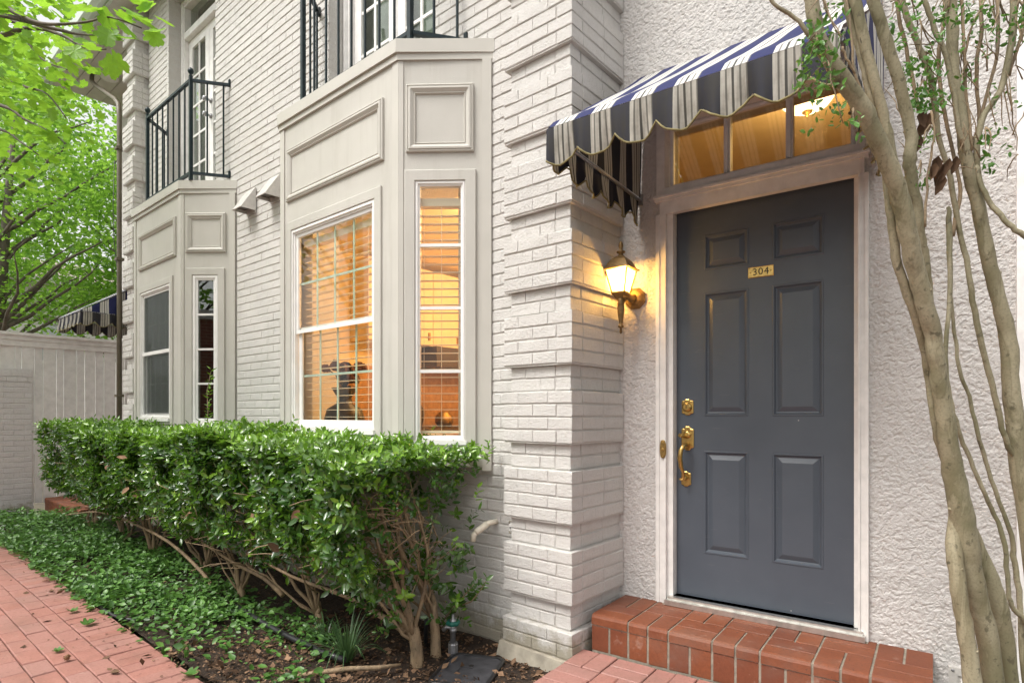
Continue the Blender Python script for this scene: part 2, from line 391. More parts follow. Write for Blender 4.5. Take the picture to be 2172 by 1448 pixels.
def lay(specs, mat, parent, limit=300, name='brick', jit=.0016, ch=.0035):
    """specs: (frame, u0, u1, z0, z1, out, depth); the largest in view become single objects, the rest one joined part"""
    sc = []
    for i, s in enumerate(specs):
        fr, u0, u1, z0, z1, o, D = s; c = fr((u0 + u1) / 2, o, (z0 + z1) / 2); x, y, t = proj(c); inv = inview(c)
        nrm = abs(np.dot(fr.o, (CAMP - c) / np.linalg.norm(CAMP - c)))
        sc.append(((1 if inv else 0.001) * (u1 - u0) * (z1 - z0) * nrm / t ** 2, i))
    sc.sort(reverse=True); single = set(i for _, i in sc[:limit]); rest = MB(); rs = random.Random(3)
    for i, (fr, u0, u1, z0, z1, o, D) in enumerate(specs):
        c = fr((u0 + u1) / 2, o + rs.uniform(-.0012, .0012), (z0 + z1) / 2); tl = rs.uniform(-.006, .006)
        if i in single:
            ob = mkobj(name, brick_mesh(z1 - z0, D, i % 9, mat, jit, ch), None, parent, loc=c, rotz=fr.ang, scale=((u1 - u0) / .19, 1, 1))
            ob.rotation_euler = (0, tl, fr.ang)
        else:
            Rm = np.array(Matrix.Rotation(fr.ang, 3, 'Z')); V = np.array(brick_verts(u1 - u0, z1 - z0, D, rs, ch, jit)) @ Rm.T + c; rest.add(V, BF)
    if rest.n: rest.build('remaining_bricks', mat, parent, kind='stuff')

CH = .067                                   # one course
def course_z(k): return .244 + k * CH
def row(u0, u1, k, L=.203, gap=.0022, off=None):
    """running bond along u0..u1 for course k"""
    st = u0 - (L / 2 if k % 2 else 0) - (off or 0); out = []
    u = st
    while u < u1:
        a, b = max(u, u0), min(u + L, u1)
        if b - a > .03: out.append((a + gap / 2 if a > u0 else a, b - gap / 2 if b < u1 else b))
        u += L
    return out
BG = .0085                                  # bed joint

house = thing('townhouse', (0, 0, 0), 'white painted brick townhouse with stucco entrance and grey bay windows', 'house')

# ------------------------------------------------------------ ground, soil, paths
g = MB(); g.add([(-300, -300, -.16), (300, -300, -.16), (300, 300, -.16), (-300, 300, -.16)], [(0, 1, 2, 3)]); g.build('ground', 'ground_far', kind='structure')
nx, ny = 150, 40; V = []; F = []
xs = np.linspace(-7.6, .03, nx); ys = np.linspace(-1.325, .02, ny)
for j, y in enumerate(ys):
    for i, x in enumerate(xs):
        k = (y + 1.325) / 1.345; z = -.025 - .085 * min(1, k * 2.2) * (1 if x > -1.5 else max(.4, 1 + (x + 1.5) * .2))
        z += .012 * math.sin(x * 7.1 + y * 3) * math.sin(y * 9 - x * 2) + random.uniform(-.006, .006)
        V.append((x, y, z))
for j in range(ny - 1):
    for i in range(nx - 1): F.append((j * nx + i, j * nx + i + 1, (j + 1) * nx + i + 1, (j + 1) * nx + i))
b = MB(); b.add(V, F, True); b.build('garden_bed', 'soil', kind='structure')
SOILV = np.array(V).reshape(ny, nx, 3)
def soil_z(x, y):
    i = int(np.clip((x + 7.6) / 7.63 * (nx - 1), 0, nx - 1)); j = int(np.clip((y + 1.325) / 1.345 * (ny - 1), 0, ny - 1)); return float(SOILV[j, i, 2])

def flat_lay(quads, mat, parent, top, H=.05, limit=300, name='brick', ch=.0035, gap=.0055):
    """quads: (frame, u0, u1, o0, o1): bricks lying flat, top face at z = top"""
    cache = {}; sc = []
    for i, (fr, u0, u1, o0, o1) in enumerate(quads):
        c = fr((u0 + u1) / 2, (o0 + o1) / 2, top); x, y, tt = proj(c); sc.append(((1 if inview(c, 60) else .001) / tt ** 2, i))
    sc.sort(reverse=True); single = set(i for _, i in sc[:limit]); rest = MB(); rs = random.Random(5)
    def verts(L, W, r):
        V = []
        j = lambda: r.uniform(-.0012, .0012)
        for a, e in ((-1, -1), (1, -1), (1, 1), (-1, 1)): V.append((a * (L / 2 - ch) + j(), e * (W / 2 - ch) + j(), r.uniform(-.001, .001)))
        for a, e in ((-1, -1), (1, -1), (1, 1), (-1, 1)): V.append((a * L / 2 + j(), e * W / 2 + j(), -ch))
        for a, e in ((-1, -1), (1, -1), (1, 1), (-1, 1)): V.append((a * L / 2, e * W / 2, -H))
        return V
    for i, (fr, u0, u1, o0, o1) in enumerate(quads):
        L, W = abs(u1 - u0) - gap, abs(o1 - o0) - gap; c = fr((u0 + u1) / 2, (o0 + o1) / 2, top + rs.uniform(-.002, .002))
        tx, ty = rs.uniform(-.008, .008), rs.uniform(-.008, .008)
        if i in single:
            k = (round(L, 3), round(W, 3), i % 7)
            if k not in cache: mb = MB(); mb.add(verts(L, W, random.Random(i % 7)), BF); cache[k] = mb.mesh('brick'); cache[k].materials.append(M[mat])
            ob = mkobj(name, cache[k], None, parent, loc=c); ob.rotation_euler = (tx, ty, fr.ang)
        else:
            Rm = np.array(Matrix.Rotation(fr.ang, 3, 'Z')); rest.add(np.array(verts(L, W, rs)) @ Rm.T + c, BF)
    if rest.n: rest.build('remaining_bricks', mat, parent, kind='stuff')

# brick path along the bed, soldier border towards the bed, running bond beyond
PATH = Frame((0, -1.335, 0), (1, 0, 0), (0, -1, 0)); PATH.ang = R(-.25); PATH.u = np.array([math.cos(R(-.55)), math.sin(R(-.55)), 0]); PATH.o = np.array([math.sin(R(-.55)), -math.cos(R(-.55)), 0]); PATH.ang = R(-.55)
PATH.org = np.array([0, -1.385, 0.])
path = MB().add([PATH(-9.2, -.0, -.012), PATH(2.6, -.0, -.012), PATH(2.6, 2.4, -.012), PATH(-9.2, 2.4, -.012)], [(3, 2, 1, 0)])
path.fbox(PATH, -9.2, 2.6, 0.004, 2.4, -.16, -.03)
path = path.build('brick_path', 'sand_joint', kind='structure')
Q = []
u = -9.2
while u < 2.5: Q.append((PATH, u, u + .097, .0, .196)); u += .097
for r_ in range(22):
    o0 = .198 + r_ * .0975; u = -9.2 - (.0985 if r_ % 2 else 0) + random.uniform(-.012, .012)
    while u < 2.5: Q.append((PATH, u, u + .197, o0, o0 + .0975)); u += .197
flat_lay(Q, 'path_brick', path, 0.0, limit=300)
# walk from the step to the path, basket weave
walk = MB().fbox(DOORW, .005, 1.48, .412, 1.80, -.16, -.012).build('door_walk', 'sand_joint', kind='structure')
Q = []; S = .196
for i in range(7):
    for j in range(7):
        a, b_ = .012 + i * S, .418 + j * S
        if (i + j) % 2: Q += [(DOORW, a, a + S, b_, b_ + S / 2), (DOORW, a, a + S, b_ + S / 2, b_ + S)]
        else: Q += [(DOORW, a, a + S / 2, b_, b_ + S), (DOORW, a + S / 2, a + S, b_, b_ + S)]
flat_lay(Q, 'path_brick', walk, 0.003, limit=300)

# door step, thing of its own
def make_step(fr, loc, u0, u1, dep, top, label, group, detail=True):
    st = thing('brick_step', loc, label, 'step', group)
    MB().fbox(fr, u0 + .006, u1 - .006, .0, dep - .006, -.15, top - .006).build('mortar_bed', 'mortar_grey', st)
    S = .2; n = int(round((u1 - u0) / S)); S = (u1 - u0) / n; NR = max(2, round(dep / .2)); D2 = dep / NR
    for i in range(n):
        for j in range(NR):
            a = u0 + i * S; b0, b1 = dep - D2 * (j + 1), dep - D2 * j
            lst = []
            if (i + j) % 2 == 0: lst = [(a, a + S, b0, (b0 + b1) / 2), (a, a + S, (b0 + b1) / 2, b1)]
            else: lst = [(a, a + S / 2, b0, b1), (a + S / 2, a + S, b0, b1)]
            for (x0, x1, y0, y1) in lst:
                g = .005; nose = j == 0 and abs(y1 - dep) < 1e-6
                V = []; rs = random.Random(i * 7 + j); r_ = .016
                x0 += g; x1 -= g; y0 += g * .7; y1 -= (0 if nose else g * .7); t_ = top + rs.uniform(-.002, .001)
                if nose: prof = [(y0, t_ - .05), (y0, t_), (y1 - r_, t_), (y1 - r_ * .35, t_ - r_ * .3), (y1, t_ - r_), (y1, t_ - .05)]
                else: prof = [(y0, t_ - .05), (y0, t_ - .002), (y0 + .002, t_), (y1 - .002, t_), (y1, t_ - .002), (y1, t_ - .05)]
                m_ = len(prof); V = [fr(x, y, z) for x in (x0, x1) for (y, z) in prof]
                F = [tuple(range(m_)), tuple(range(2 * m_ - 1, m_ - 1, -1))] + [(k, k + m_, (k + 1) % m_ + m_, (k + 1) % m_) for k in range(m_)]
                MB().add(V, F).build('brick', 'step_brick', st)
        for k in range(2):                       # upright bricks of the riser
            a = u0 + i * S + k * S / 2
            me = brick_mesh(.128, .05, (i + k) % 5, 'step_brick', .0015)
            mkobj('brick', me, None, st, loc=fr(a + S / 4, dep - .004, top - .054 - .064), rotz=fr.ang, scale=((S / 2 - .010) / .19, 1, 1))
    return st
make_step(DOORW, DOORW(.74, .2, 0), .05, 1.463, .405, .184, 'orange brick step below the grey front door', 'brick door steps')

# ------------------------------------------------------------ main brick wall with its openings
WALLX0, WALLX1, WZ = -5.90, -.40, 6.1
BAYC = (-1.665, -4.745)
opens = []
for c in BAYC: opens += [(c - .575, c + .575, 3.36, 5.72), (c - .80, c + .80, 1.0, 2.62)]
us = sorted({WALLX0, WALLX1, *[o[0] for o in opens], *[o[1] for o in opens]}); zs = sorted({-.16, WZ, *[o[2] for o in opens], *[o[3] for o in opens]})
mb = MB()
for i in range(len(us) - 1):
    for j in range(len(zs) - 1):
        cu, cz = (us[i] + us[i + 1]) / 2, (zs[j] + zs[j + 1]) / 2
        if any(o[0] < cu < o[1] and o[2] < cz < o[3] for o in opens): continue
        mb.fbox(WALL, us[i], us[i + 1], -.24, -.0055, zs[j], zs[j + 1])
wall = mb.build('brick_wall', 'paint_mortar', house, label='white painted brick wall with dark horizontal joints')
spec = []
skip = [(c - .578, c + .578, 3.36, 5.72) for c in BAYC] + [(c - 1.03, c + 1.03, .92, 3.28) for c in BAYC]
for k in range(-5, int((WZ - .244) / CH)):
    z0 = course_z(k); z1 = z0 + CH - BG
    segs = [(WALLX0, WALLX1)]
    for (a, b_, c0, c1) in skip:
        if z1 > c0 + .02 and z0 < c1 - .02:
            ns = []
            for (p, q) in segs:
                if q <= a or p >= b_: ns.append((p, q)); continue
                if p < a - .02: ns.append((p, a))
                if q > b_ + .02: ns.append((b_, q))
            segs = ns
    for (p, q) in segs:
        for (a, b_) in row(WALLX0, WALLX1, k):
            a, b_ = max(a, p), min(b_, q)
            if b_ - a > .02: spec.append((WALL, a, b_, z0, z1, 0.0, .05))
lay(spec, 'paint_brick', wall, 300)
# brick returns beside the balcony doors (seen inside the recess)
for c in BAYC:
    spec = []; fr = Frame((c - .575, 0, 0), (0, 1, 0), (1, 0, 0)); rv = MB().fbox(fr, .0, .15, -.05, -.006, 3.36, 5.72).build('door_reveal', 'paint_mortar', house)
    for k in range(int((3.36 - .244) / CH), int((5.72 - .244) / CH) + 1):
        z0 = course_z(k)
        for (a, b_) in ([(0.0, .105), (.11, .15)] if k % 2 else [(0.0, .15)]): spec.append((fr, a, b_, z0, z0 + CH - BG, 0.0, .03))
    lay(spec, 'paint_brick', rv, 160)

# ------------------------------------------------------------ banded piers: four courses proud, two set back
def pier(x0, x1, yf, yb, zt, label, step, limit):
    """front at y = yf (proud), right-hand return face at x = x1"""
    p = MB(); FR = Frame((0, yf, 0), (1, 0, 0), (0, -1, 0)); SD = Frame((x1, 0, 0), (0, 1, 0), (1, 0, 0)); spec = []
    k = -5
    while course_z(k) < zt:
        z0 = course_z(k); z1 = z0 + CH - BG; ph = k % 6
        rec = step if ph in (4, 5) else 0.
        if k < -4: rec = 0
        if k in (-2, -1): rec = step
        if k in (-4, -3): rec = -.004
        p.fbox(FR, x0 + rec, x1 - rec - .0055, -(yb - yf) , -rec - .0055, z0 - BG, z0 + CH - BG)
        e = x1 - rec; w = e - x0 - rec
        if k % 2:                                   # front stretcher runs through to the corner
            us_ = row(x0 + rec, e, k, .197); ss = row(yf + rec + .098, yb, k + 1, .203)
        else:
            us_ = row(x0 + rec, e - .098, k, .197); ss = row(yf + rec, yb, k + 1, .203)
        for (a, b_) in us_: spec.append((FR, a, b_, z0, z1, -rec, .09))
        for (a, b_) in ss: spec.append((SD, a, b_, z0, z1, -rec, .09))
        k += 1
    o = p.build('brick_pier', 'paint_mortar', house, label=label); lay(spec, 'paint_brick', o, limit)
    return o
pier(-.428, .016, -.08, .44, 4.4, 'banded white brick pier beside the front door', .028, 300)
MB().hexa([(-.45, .40, -.17), (-.46, -.125, -.17), (.045, -.13, -.17), (.05, .40, -.17)], [(-.44, .40, -.035), (-.445, -.10, -.03), (.03, -.105, -.04), (.03, .40, -.03)]).build('pier_footing', 'concrete', house)
pier(-6.235, -5.905, -.165, .44, 5.86, 'banded white brick pier at the far corner', .036, 300)

# ------------------------------------------------------------ stucco entrance wall: relief built into the mesh
_TAB = np.random.default_rng(77).random((256, 256))
def vn(x, y, seed=0):
    x = x + seed * 17.3; y = y + seed * 9.7; xi = np.floor(x).astype(int); yi = np.floor(y).astype(int); fx = x - xi; fy = y - yi; fx = fx * fx * (3 - 2 * fx); fy = fy * fy * (3 - 2 * fy); T = lambda a, b_: _TAB[a & 255, b_ & 255]
    return T(xi, yi) * (1 - fx) * (1 - fy) + T(xi + 1, yi) * fx * (1 - fy) + T(xi, yi + 1) * (1 - fx) * fy + T(xi + 1, yi + 1) * fx * fy
def rotn(x, y, cell, ang, seed): c, s = math.cos(ang), math.sin(ang); return vn((x * c - y * s) / cell, (x * s + y * c) / cell, seed)
def stucco_sheet(fr, u0, u1, z0, z1, name, parent, st=.0065, hole=None):
    nu, nz = int((u1 - u0) / st) + 1, int((z1 - z0) / st) + 1
    uu = np.linspace(u0, u1, nu); zz = np.linspace(z0, z1, nz)
    GX, GY = np.meshgrid(uu, zz); wx = GX + .008 * (rotn(GX, GY, .03, .4, 11) - .5) + .008 * (rotn(GX, GY, .012, 1.1, 12) - .5); wy = GY + .008 * (rotn(GX, GY, .03, .9, 13) - .5) + .008 * (rotn(GX, GY, .012, .2, 14) - .5)
    n = .42 * rotn(wx, wy, .0125, .5, 1) + .36 * rotn(wx, wy, .007, 1.2, 2) + .22 * rotn(wx, wy, .03, .9, 3)
    big = .6 * rotn(GX, GY, .20, .3, 4) + .4 * rotn(GX, GY, .07, .8, 7); thr = .33 + .23 * big
    h = .65 * np.clip((n - thr) / .035, 0, 1) + .35 * np.clip((n - thr - .10) / .03, 0, 1); h = h * .0046 + .0028 * rotn(wx, wy, .0075, .1, 5) * (1.15 - h) + .003 * rotn(GX, GY, .05, .6, 6)
    P = fr.org[None, None] + uu[None, :, None] * fr.u + (h[:, :, None] - .004) * fr.o + zz[:, None, None] * fr.z
    idx = np.arange(nu * nz).reshape(nz, nu); q = np.stack([idx[:-1, :-1], idx[:-1, 1:], idx[1:, 1:], idx[1:, :-1]], -1)
    if hole is not None:
        cu = (uu[:-1] + uu[1:]) / 2; cz = (zz[:-1] + zz[1:]) / 2
        k = ~((cu[None] > hole[0]) & (cu[None] < hole[1]) & (cz[:, None] > hole[2]) & (cz[:, None] < hole[3])); q = q[k]
    q = q.reshape(-1, 4); me = bpy.data.meshes.new(name); nv = nu * nz
    me.vertices.add(nv); me.vertices.foreach_set('co', P.reshape(-1).astype(np.float32)); me.loops.add(len(q) * 4); me.loops.foreach_set('vertex_index', q.reshape(-1).astype(np.int32))
    me.polygons.add(len(q)); me.polygons.foreach_set('loop_start', np.arange(len(q), dtype=np.int32) * 4); me.update(calc_edges=True); me.polygons.foreach_set('use_smooth', np.zeros(len(q), bool)); me.update()
    return mkobj(name, me, 'stucco', parent)
mb = MB()
for (a, b_, c0, c1) in ((-.02, .27, -.16, 6.1), (1.19, 4.2, -.16, 6.1), (.27, 1.19, 2.78, 6.1), (.27, 1.19, -.16, .17)): mb.fbox(DOORW, a, b_, -.24, -.006, c0, c1)
stw = mb.build('stucco_wall', 'stucco', house, label='rough white stucco wall around the front door')
stucco_sheet(DOORW, -.03, 2.1, -.13, 3.75, 'stucco_relief', stw, .0042, (.27, 1.19, .2, 2.76))
# far recessed entry beyond the corner pier, end wall and upper storey
FARW = Frame((-5.95, .437, 0), (-1, 0, 0), (0, -1, 0))
mb = MB(); mb.box(-8.36, -6.2, .437, .60, -.16, 5.86); mb.box(-8.36, -8.2, .60, 7, -.16, 5.86); mb.build('recess_wall', 'stucco', house, label='stucco wall of the far entry recess')
# ------------------------------------------------------------ eaves: soffit boards, gutter, fascia
rf = MB()
rf.add([(-8.75, -.36, 6.0), (4, -.36, 6.0), (4, 5, 8.6), (-8.75, 5, 8.6), (-8.75, -.36, 5.9), (4, -.36, 5.9), (4, 5, 8.4), (-8.75, 5, 8.4)], [(0, 1, 2, 3), (7, 6, 5, 4), (0, 4, 5, 1), (3, 2, 6, 7), (0, 3, 7, 4), (1, 5, 6, 2)])
roof = rf.build('roof', 'far_roof', house)
for i in range(4):
    y0 = -.31 + i * .20
    MB().box(-8.70, -5.2 if i > 0 else 3.9, y0 + .004, y0 + .196, 5.862 - (.0 if i % 2 else .002), 5.90).build('soffit_board', 'soffit', house)
MB().box(-8.72, 3.9, -.345, -.315, 5.845, 6.0).build('fascia', 'gutter', house)
gt = MB(); pr = [(-.345, 6.0), (-.345, 5.87), (-.40, 5.855), (-.45, 5.90), (-.465, 6.01), (-.455, 6.01), (-.44, 5.91), (-.398, 5.87), (-.36, 5.88), (-.36, 6.0)]
m_ = len(pr); gt.add([(x, y, z) for x in (-8.72, 3.9) for (y, z) in pr], [tuple(range(m_))[::-1], tuple(range(m_, 2 * m_))] + [(k, (k + 1) % m_, (k + 1) % m_ + m_, k + m_) for k in range(m_)])
gt.build('gutter', 'gutter', house)
# ------------------------------------------------------------ bay windows
A38 = R(38)
def bay(c, x0, x1, dep, alen, win, sidewin, mould, smould, label, near):
    """c centre; front face x0..x1 at y = -dep; win = (x0, x1, z0, z1, meeting z)"""
    p1 = np.array([x1, -dep, 0]); d = np.array([math.cos(A38), math.sin(A38), 0]); n = np.array([math.sin(A38), -math.cos(A38), 0])
    FR = Frame((0, -dep, 0), (1, 0, 0), (0, -1, 0)); SD = Frame(p1, d, n)
    dl = np.array([math.cos(A38), -math.sin(A38), 0]); nl = np.array([-math.sin(A38), -math.cos(A38), 0])
    SL = Frame(np.array([x0, -dep, 0]) - dl * alen, dl, nl)
    ZB, ZT = .89, 3.30
    def holed(fr, u0, u1, hole, b):
        h0, h1, g0, g1 = hole
        b.fbox(fr, u0, h0, -.05, 0, ZB, ZT); b.fbox(fr, h1, u1, -.05, 0, ZB, ZT); b.fbox(fr, h0, h1, -.05, 0, ZB, g0); b.fbox(fr, h0, h1, -.05, 0, g1, ZT)
    b = MB(); wx0, wx1, wz0, wz1, wm = win; s0, s1, sz0, sz1 = sidewin['frame']
    holed(FR, x0 + .004, x1 - .004, (wx0, wx1, wz0, wz1), b); holed(SD, .0, alen, (s0, s1, sz0, sz1), b); b.fbox(SL, 0, alen, -.05, 0, ZB, ZT)
    pts = [SL(0, 0, 0), SL(alen, 0, 0), SD(0, 0, 0), SD(alen, 0, 0)]
    def poly(off, z0, z1):
        q = []
        for (P, k) in ((SL(0, off, 0), 0), (np.array([x0 - off * .32, -dep - off, 0]), 1), (np.array([x1 + off * .32, -dep - off, 0]), 2), (SD(alen, off, 0), 3)): q.append(P)
        q[0] = np.array([q[0][0], 0, 0]); q[3] = np.array([q[3][0], 0, 0])
        V = [v + np.array([0, 0, z0]) for v in q] + [v + np.array([0, 0, z1]) for v in q]
        return V, [(3, 2, 1, 0), (4, 5, 6, 7), (0, 1, 5, 4), (1, 2, 6, 5), (2, 3, 7, 6), (3, 0, 4, 7)]
    b.add(*poly(-.055, ZB + .002, ZB + .05)); bay_ = b.build('bay_window', 'trim', house, label=label)
    MB().add(*poly(.030, 3.252, 3.328)).build('cap', 'trim_smooth', bay_); MB().add(*poly(.016, 3.215, 3.252)).build('cap_moulding', 'trim_smooth', bay_)
    MB().add(*poly(-.06, 1.045, 1.07)).build('inner_sill', 'white_wood', bay_)
    MB().fbox(SD, alen - .055, alen - .002, .0, .014, ZB - .02, 3.214).build('corner_board', 'trim_smooth', bay_)
    MB().fbox(SD, -.002, .028, .0, .006, ZB, 3.214).build('corner_board', 'trim_smooth', bay_); MB().fbox(FR, x1 - .05, x1 + .003, .0, .006, ZB, 3.214).build('corner_board', 'trim_smooth', bay_)
    MB().fbox(FR, x0 - .002, x0 + .05, .0, .008, ZB, 3.214).build('corner_board', 'trim_smooth', bay_)
    MP = [(0, 0), (.0, .014), (.006, .018), (.012, .014), (.016, .021), (.026, .022), (.045, .008), (.05, .012), (.056, .004), (.056, -.001)]
    for (fr, m) in ((FR, mould), (SD, smould)): MB().rings(fr, m, MP, fill=False).build('panel_moulding', 'trim_smooth', bay_)
    cs = .062
    for (fr, w) in ((FR, (wx0, wx1, wz0, wz1)), (SD, (s0, s1, sz0, sz1))):       # mitred casings
        a0, a1, b0, b1 = w; MB().rings(fr, (a0 - cs, a1 + cs, b0 - cs * .9, b1 + cs), [(0, 0), (0, .011), (.004, .014), (cs - .003, .014), (cs, .011), (cs, -.03)], fill=False).build('casing', 'trim', bay_)
    # double-hung front window
    MB().rings(FR, (wx0, wx1, wz0, wz1), [(0, .004), (.008, .010), (.02, .010), (.022, .0), (.032, -.002), (.032, -.05)], fill=False).build('window_frame', 'white_vinyl', bay_)
    fx0, fx1, fz0, fz1 = wx0 + .032, wx1 - .032, wz0 + .026, wz1 - .032
    MB().rings(FR, (fx0, fx1, wm - .03, fz1), [(0, -.012), (.022, -.012), (.026, -.02), (.026, -.03)], fill=False).build('upper_sash', 'white_vinyl', bay_)
    MB().rings(FR, (fx0 + .004, fx1 - .004, fz0, wm + .012), [(0, -.03), (.026, -.034), (.030, -.04), (.030, -.05)], fill=False).build('lower_sash', 'white_vinyl', bay_)
    MB().fbox(FR, wx0 - .012, wx1 + .012, .0, .03, wz0 - .028, wz0).build('window_sill', 'white_vinyl', bay_)
    g = 'glass' if near else 'glass_mirror'
    ua, ub, za, zb = fx0 + .026, fx1 - .026, wm - .004, fz1 - .026
    MB().fbox(FR, ua, ub, -.026, -.022, za, zb).build('pane', g, bay_)
    uc, ud, zc, zd = fx0 + .034, fx1 - .034, fz0 + .030, wm - .018
    MB().fbox(FR, uc, ud, -.046, -.042, zc, zd).build('pane', g, bay_)
    mm = 'aqua_muntin'; mw = .007
    for (p, q, r_, s_, o) in ((ua, ub, za, zb, -.031), (uc, ud, zc, zd, -.051)):
        for k in range(1, 4): x = p + (q - p) * k / 4; MB().fbox(FR, x - mw, x + mw, o - .006, o, r_, s_).build('muntin', mm if near else 'white_vinyl', bay_)
        z = (r_ + s_) / 2; MB().fbox(FR, p, q, o - .007, o - .0005, z - mw, z + mw).build('muntin', mm if near else 'white_vinyl', bay_)
    if not near: MB().add([FR(fx0 + .02, -.0105, fz0 + .02), FR(fx1 - .02, -.0105, fz0 + .02), FR(fx1 - .02, -.0105, fz1 - .02), FR(fx0 + .02, -.0105, fz1 - .02)], [(0, 1, 2, 3)]).build('insect_screen', 'insect_screen', bay_); MB().fbox(FR, wx0 + .03, wx1 - .03, -.014, -.004, wm - .018, wm + .016).build('meeting_rail', 'white_vinyl', bay_)
    # narrow side window with stacked panes
    fw = sidewin['bar']; MB().rings(SD, (s0, s1, sz0, sz1), [(0, .004), (.006, .008), (fw * .55, .008), (fw * .6, .0), (fw, -.004), (fw, -.04)], fill=False).build('window_frame', 'white_vinyl', bay_)
    g0, g1, h0, h1 = s0 + fw, s1 - fw, sz0 + fw, sz1 - fw; cuts = [h0] + sidewin['cuts'] + [h1]
    for i in range(len(cuts) - 1): MB().fbox(SD, g0, g1, -.016, -.012, cuts[i] + (.0 if i == 0 else .009), cuts[i + 1] - (.0 if i == len(cuts) - 2 else .009)).build('pane', 'glass' if near else 'glass_side', bay_)
    for z in sidewin['cuts']: MB().fbox(SD, g0, g1, -.022, -.002, z - .009, z + .009).build('muntin', 'white_vinyl', bay_)
    MB().fbox(SD, s0 - .01, s1 + .01, .0, .024, sz0 - .022, sz0).build('window_sill', 'white_vinyl', bay_)
    return bay_, FR, SD
bay1, B1F, B1S = bay(-1.665, -2.321, -1.011, .33, .536, (-2.173, -1.224, 1.098, 2.476, 1.782), dict(frame=(.096, .384, 1.04, 2.525), bar=.027, cuts=[1.438, 1.80, 2.16]),
    (-2.237, -1.143, 2.686, 3.05), (.045, .432, 2.689, 3.075), 'large grey bay window with lit orange interior', True)
bay2, B2F, B2S = bay(-4.745, -5.345, -4.14, .316, .51, (-5.158, -4.38, 1.155, 2.432, 1.806), dict(frame=(.108, .348, 1.11, 2.468), bar=.047, cuts=[1.475, 1.79, 2.108]),
    (-5.20, -4.246, 2.664, 3.03), (.045, .42, 2.675, 3.034), 'smaller far grey bay window with dark panes', False)

# ------------------------------------------------------------ lit room behind the near bay
mb = MB(); RX0, RX1, RY0, RY1, RZ0, RZ1 = -3.35, -.62, .245, 3.1, .2, 2.80
mb.box(RX0 - .05, RX0, RY0, RY1, RZ0, RZ1); mb.box(RX1, RX1 + .05, RY0, RY1, RZ0, RZ1); mb.box(RX0 - .05, RX1 + .05, RY1, RY1 + .05, RZ0, RZ1)
mb.box(RX0 - .05, RX1 + .05, .10, RY1 + .05, RZ1, RZ1 + .05); mb.box(RX0 - .05, RX1 + .05, RY0, RY1 + .05, RZ0 - .05, RZ0)
room = mb.build('kitchen_room', 'inside_cream', house)
def at_wall(u, z, y): return y
kc = thing('kitchen_cabinets', (-3.15, 1.7, .2), 'cream kitchen cabinets with dark hood seen through the narrow bay pane', 'cabinet')
for i in range(5):
    y = .95 + i * .42; MB().box(-3.348, -3.05, y + .004, y + .416, 1.92, 2.72).build('cabinet_door', 'inside_cream', kc); MB().box(-3.05, -3.032, y + .35, y + .37, 1.98, 2.06).build('handle', 'antique_brass', kc)
MB().box(-3.348, -2.95, 1.75, 2.6, 1.70, 1.915).build('range_hood', 'inside_dark', kc); MB().box(-3.348, -2.72, .5, 3.0, 1.02, 1.06).build('worktop', 'inside_dark', kc)
MB().box(-3.348, -2.75, .5, 3.0, .2, 1.018).build('base_cabinet', 'inside_wood', kc); MB().box(-3.348, -3.335, .6, 3.0, 1.062, 1.69).build('splashback', 'inside_wood', kc)
for (y, r_, h, m) in ((1.55, .085, .26, 'inside_dark'), (1.95, .10, .16, 'antique_brass'), (2.3, .07, .30, 'inside_cream')):
    MB().lathe((-3.05, y, 1.061), [(r_ * .7, 0), (r_, h * .3), (r_, h * .7), (r_ * .6, h * .93), (r_ * .62, h)], 14).build('jar', m, kc)
MB().box(-3.348, -3.33, .52, .90, 1.25, 1.62).build('picture', 'inside_dark', kc)
for i, (x, y) in enumerate(((-1.15, 1.0), (-1.35, 2.45))):
    cl = thing('ceiling_light', (x, y, RZ1 - .09), ('round kitchen ceiling light nearest the bay window', 'round kitchen ceiling light at the back of the room')[i], 'lamp', 'kitchen ceiling lights')
    MB().lathe((x, y, RZ1 - .035), [(.11, 0), (.12, .02), (.12, .034)], 18).build('trim_ring', 'white_wood', cl); MB().lathe((x, y, RZ1 - .075), [(.02, 0), (.07, .008), (.095, .03), (.10, .039)], 18).build('diffuser', 'spot_glow', cl)
    ld = bpy.data.lights.new('kitchen_lamp', 'POINT'); ld.energy = 30; ld.color = (1., .60, .27); ld.shadow_soft_size = .1
    lo = bpy.data.objects.new('lamp_light', ld); COL.objects.link(lo); lo.location = (x, y, RZ1 - .22); lo.parent = cl; lo.matrix_parent_inverse = Matrix.Translation(-wloc(cl))
# blinds
def blind(fr, u0, u1, z0, z1, o, label, dz=.047, w=.036, tilt=R(1)):
    bl = thing('window_blind', fr((u0 + u1) / 2, o, z0), label, 'blind', 'slatted blinds in the lit bay window')
    MB().fbox(fr, u0, u1, o - .03, o + .025, z1, z1 + .045).build('head_rail', 'slat', bl); MB().fbox(fr, u0, u1, o - .022, o + .022, z0 - .004, z0 + .012).build('bottom_rail', 'slat', bl)
    z = z0 + .04; c, s = math.cos(tilt) * w / 2, math.sin(tilt) * w / 2; sl_ = MB(); tt = .0013
    V = [fr(u, o + sg * c, sg * s + dz_) - np.array([0, 0, 0]) for u in (u0 + .004, u1 - .004) for sg in (-1, 1) for dz_ in (-tt, tt)]
    sl_.add(V, [(0, 1, 3, 2), (4, 6, 7, 5), (0, 4, 5, 1), (2, 3, 7, 6), (0, 2, 6, 4), (1, 5, 7, 3)]); me = sl_.mesh('slat'); me.materials.append(M['slat'])
    while z < z1 - .01: mkobj('slat', me, None, bl, loc=(0, 0, z)); z += dz
    for k in (.12, .5, .88): u = u0 + (u1 - u0) * k; MB().fbox(fr, u - .0012, u + .0012, o + .0235, o + .0255, z0, z1).build('cord', 'slat', bl)
    return bl
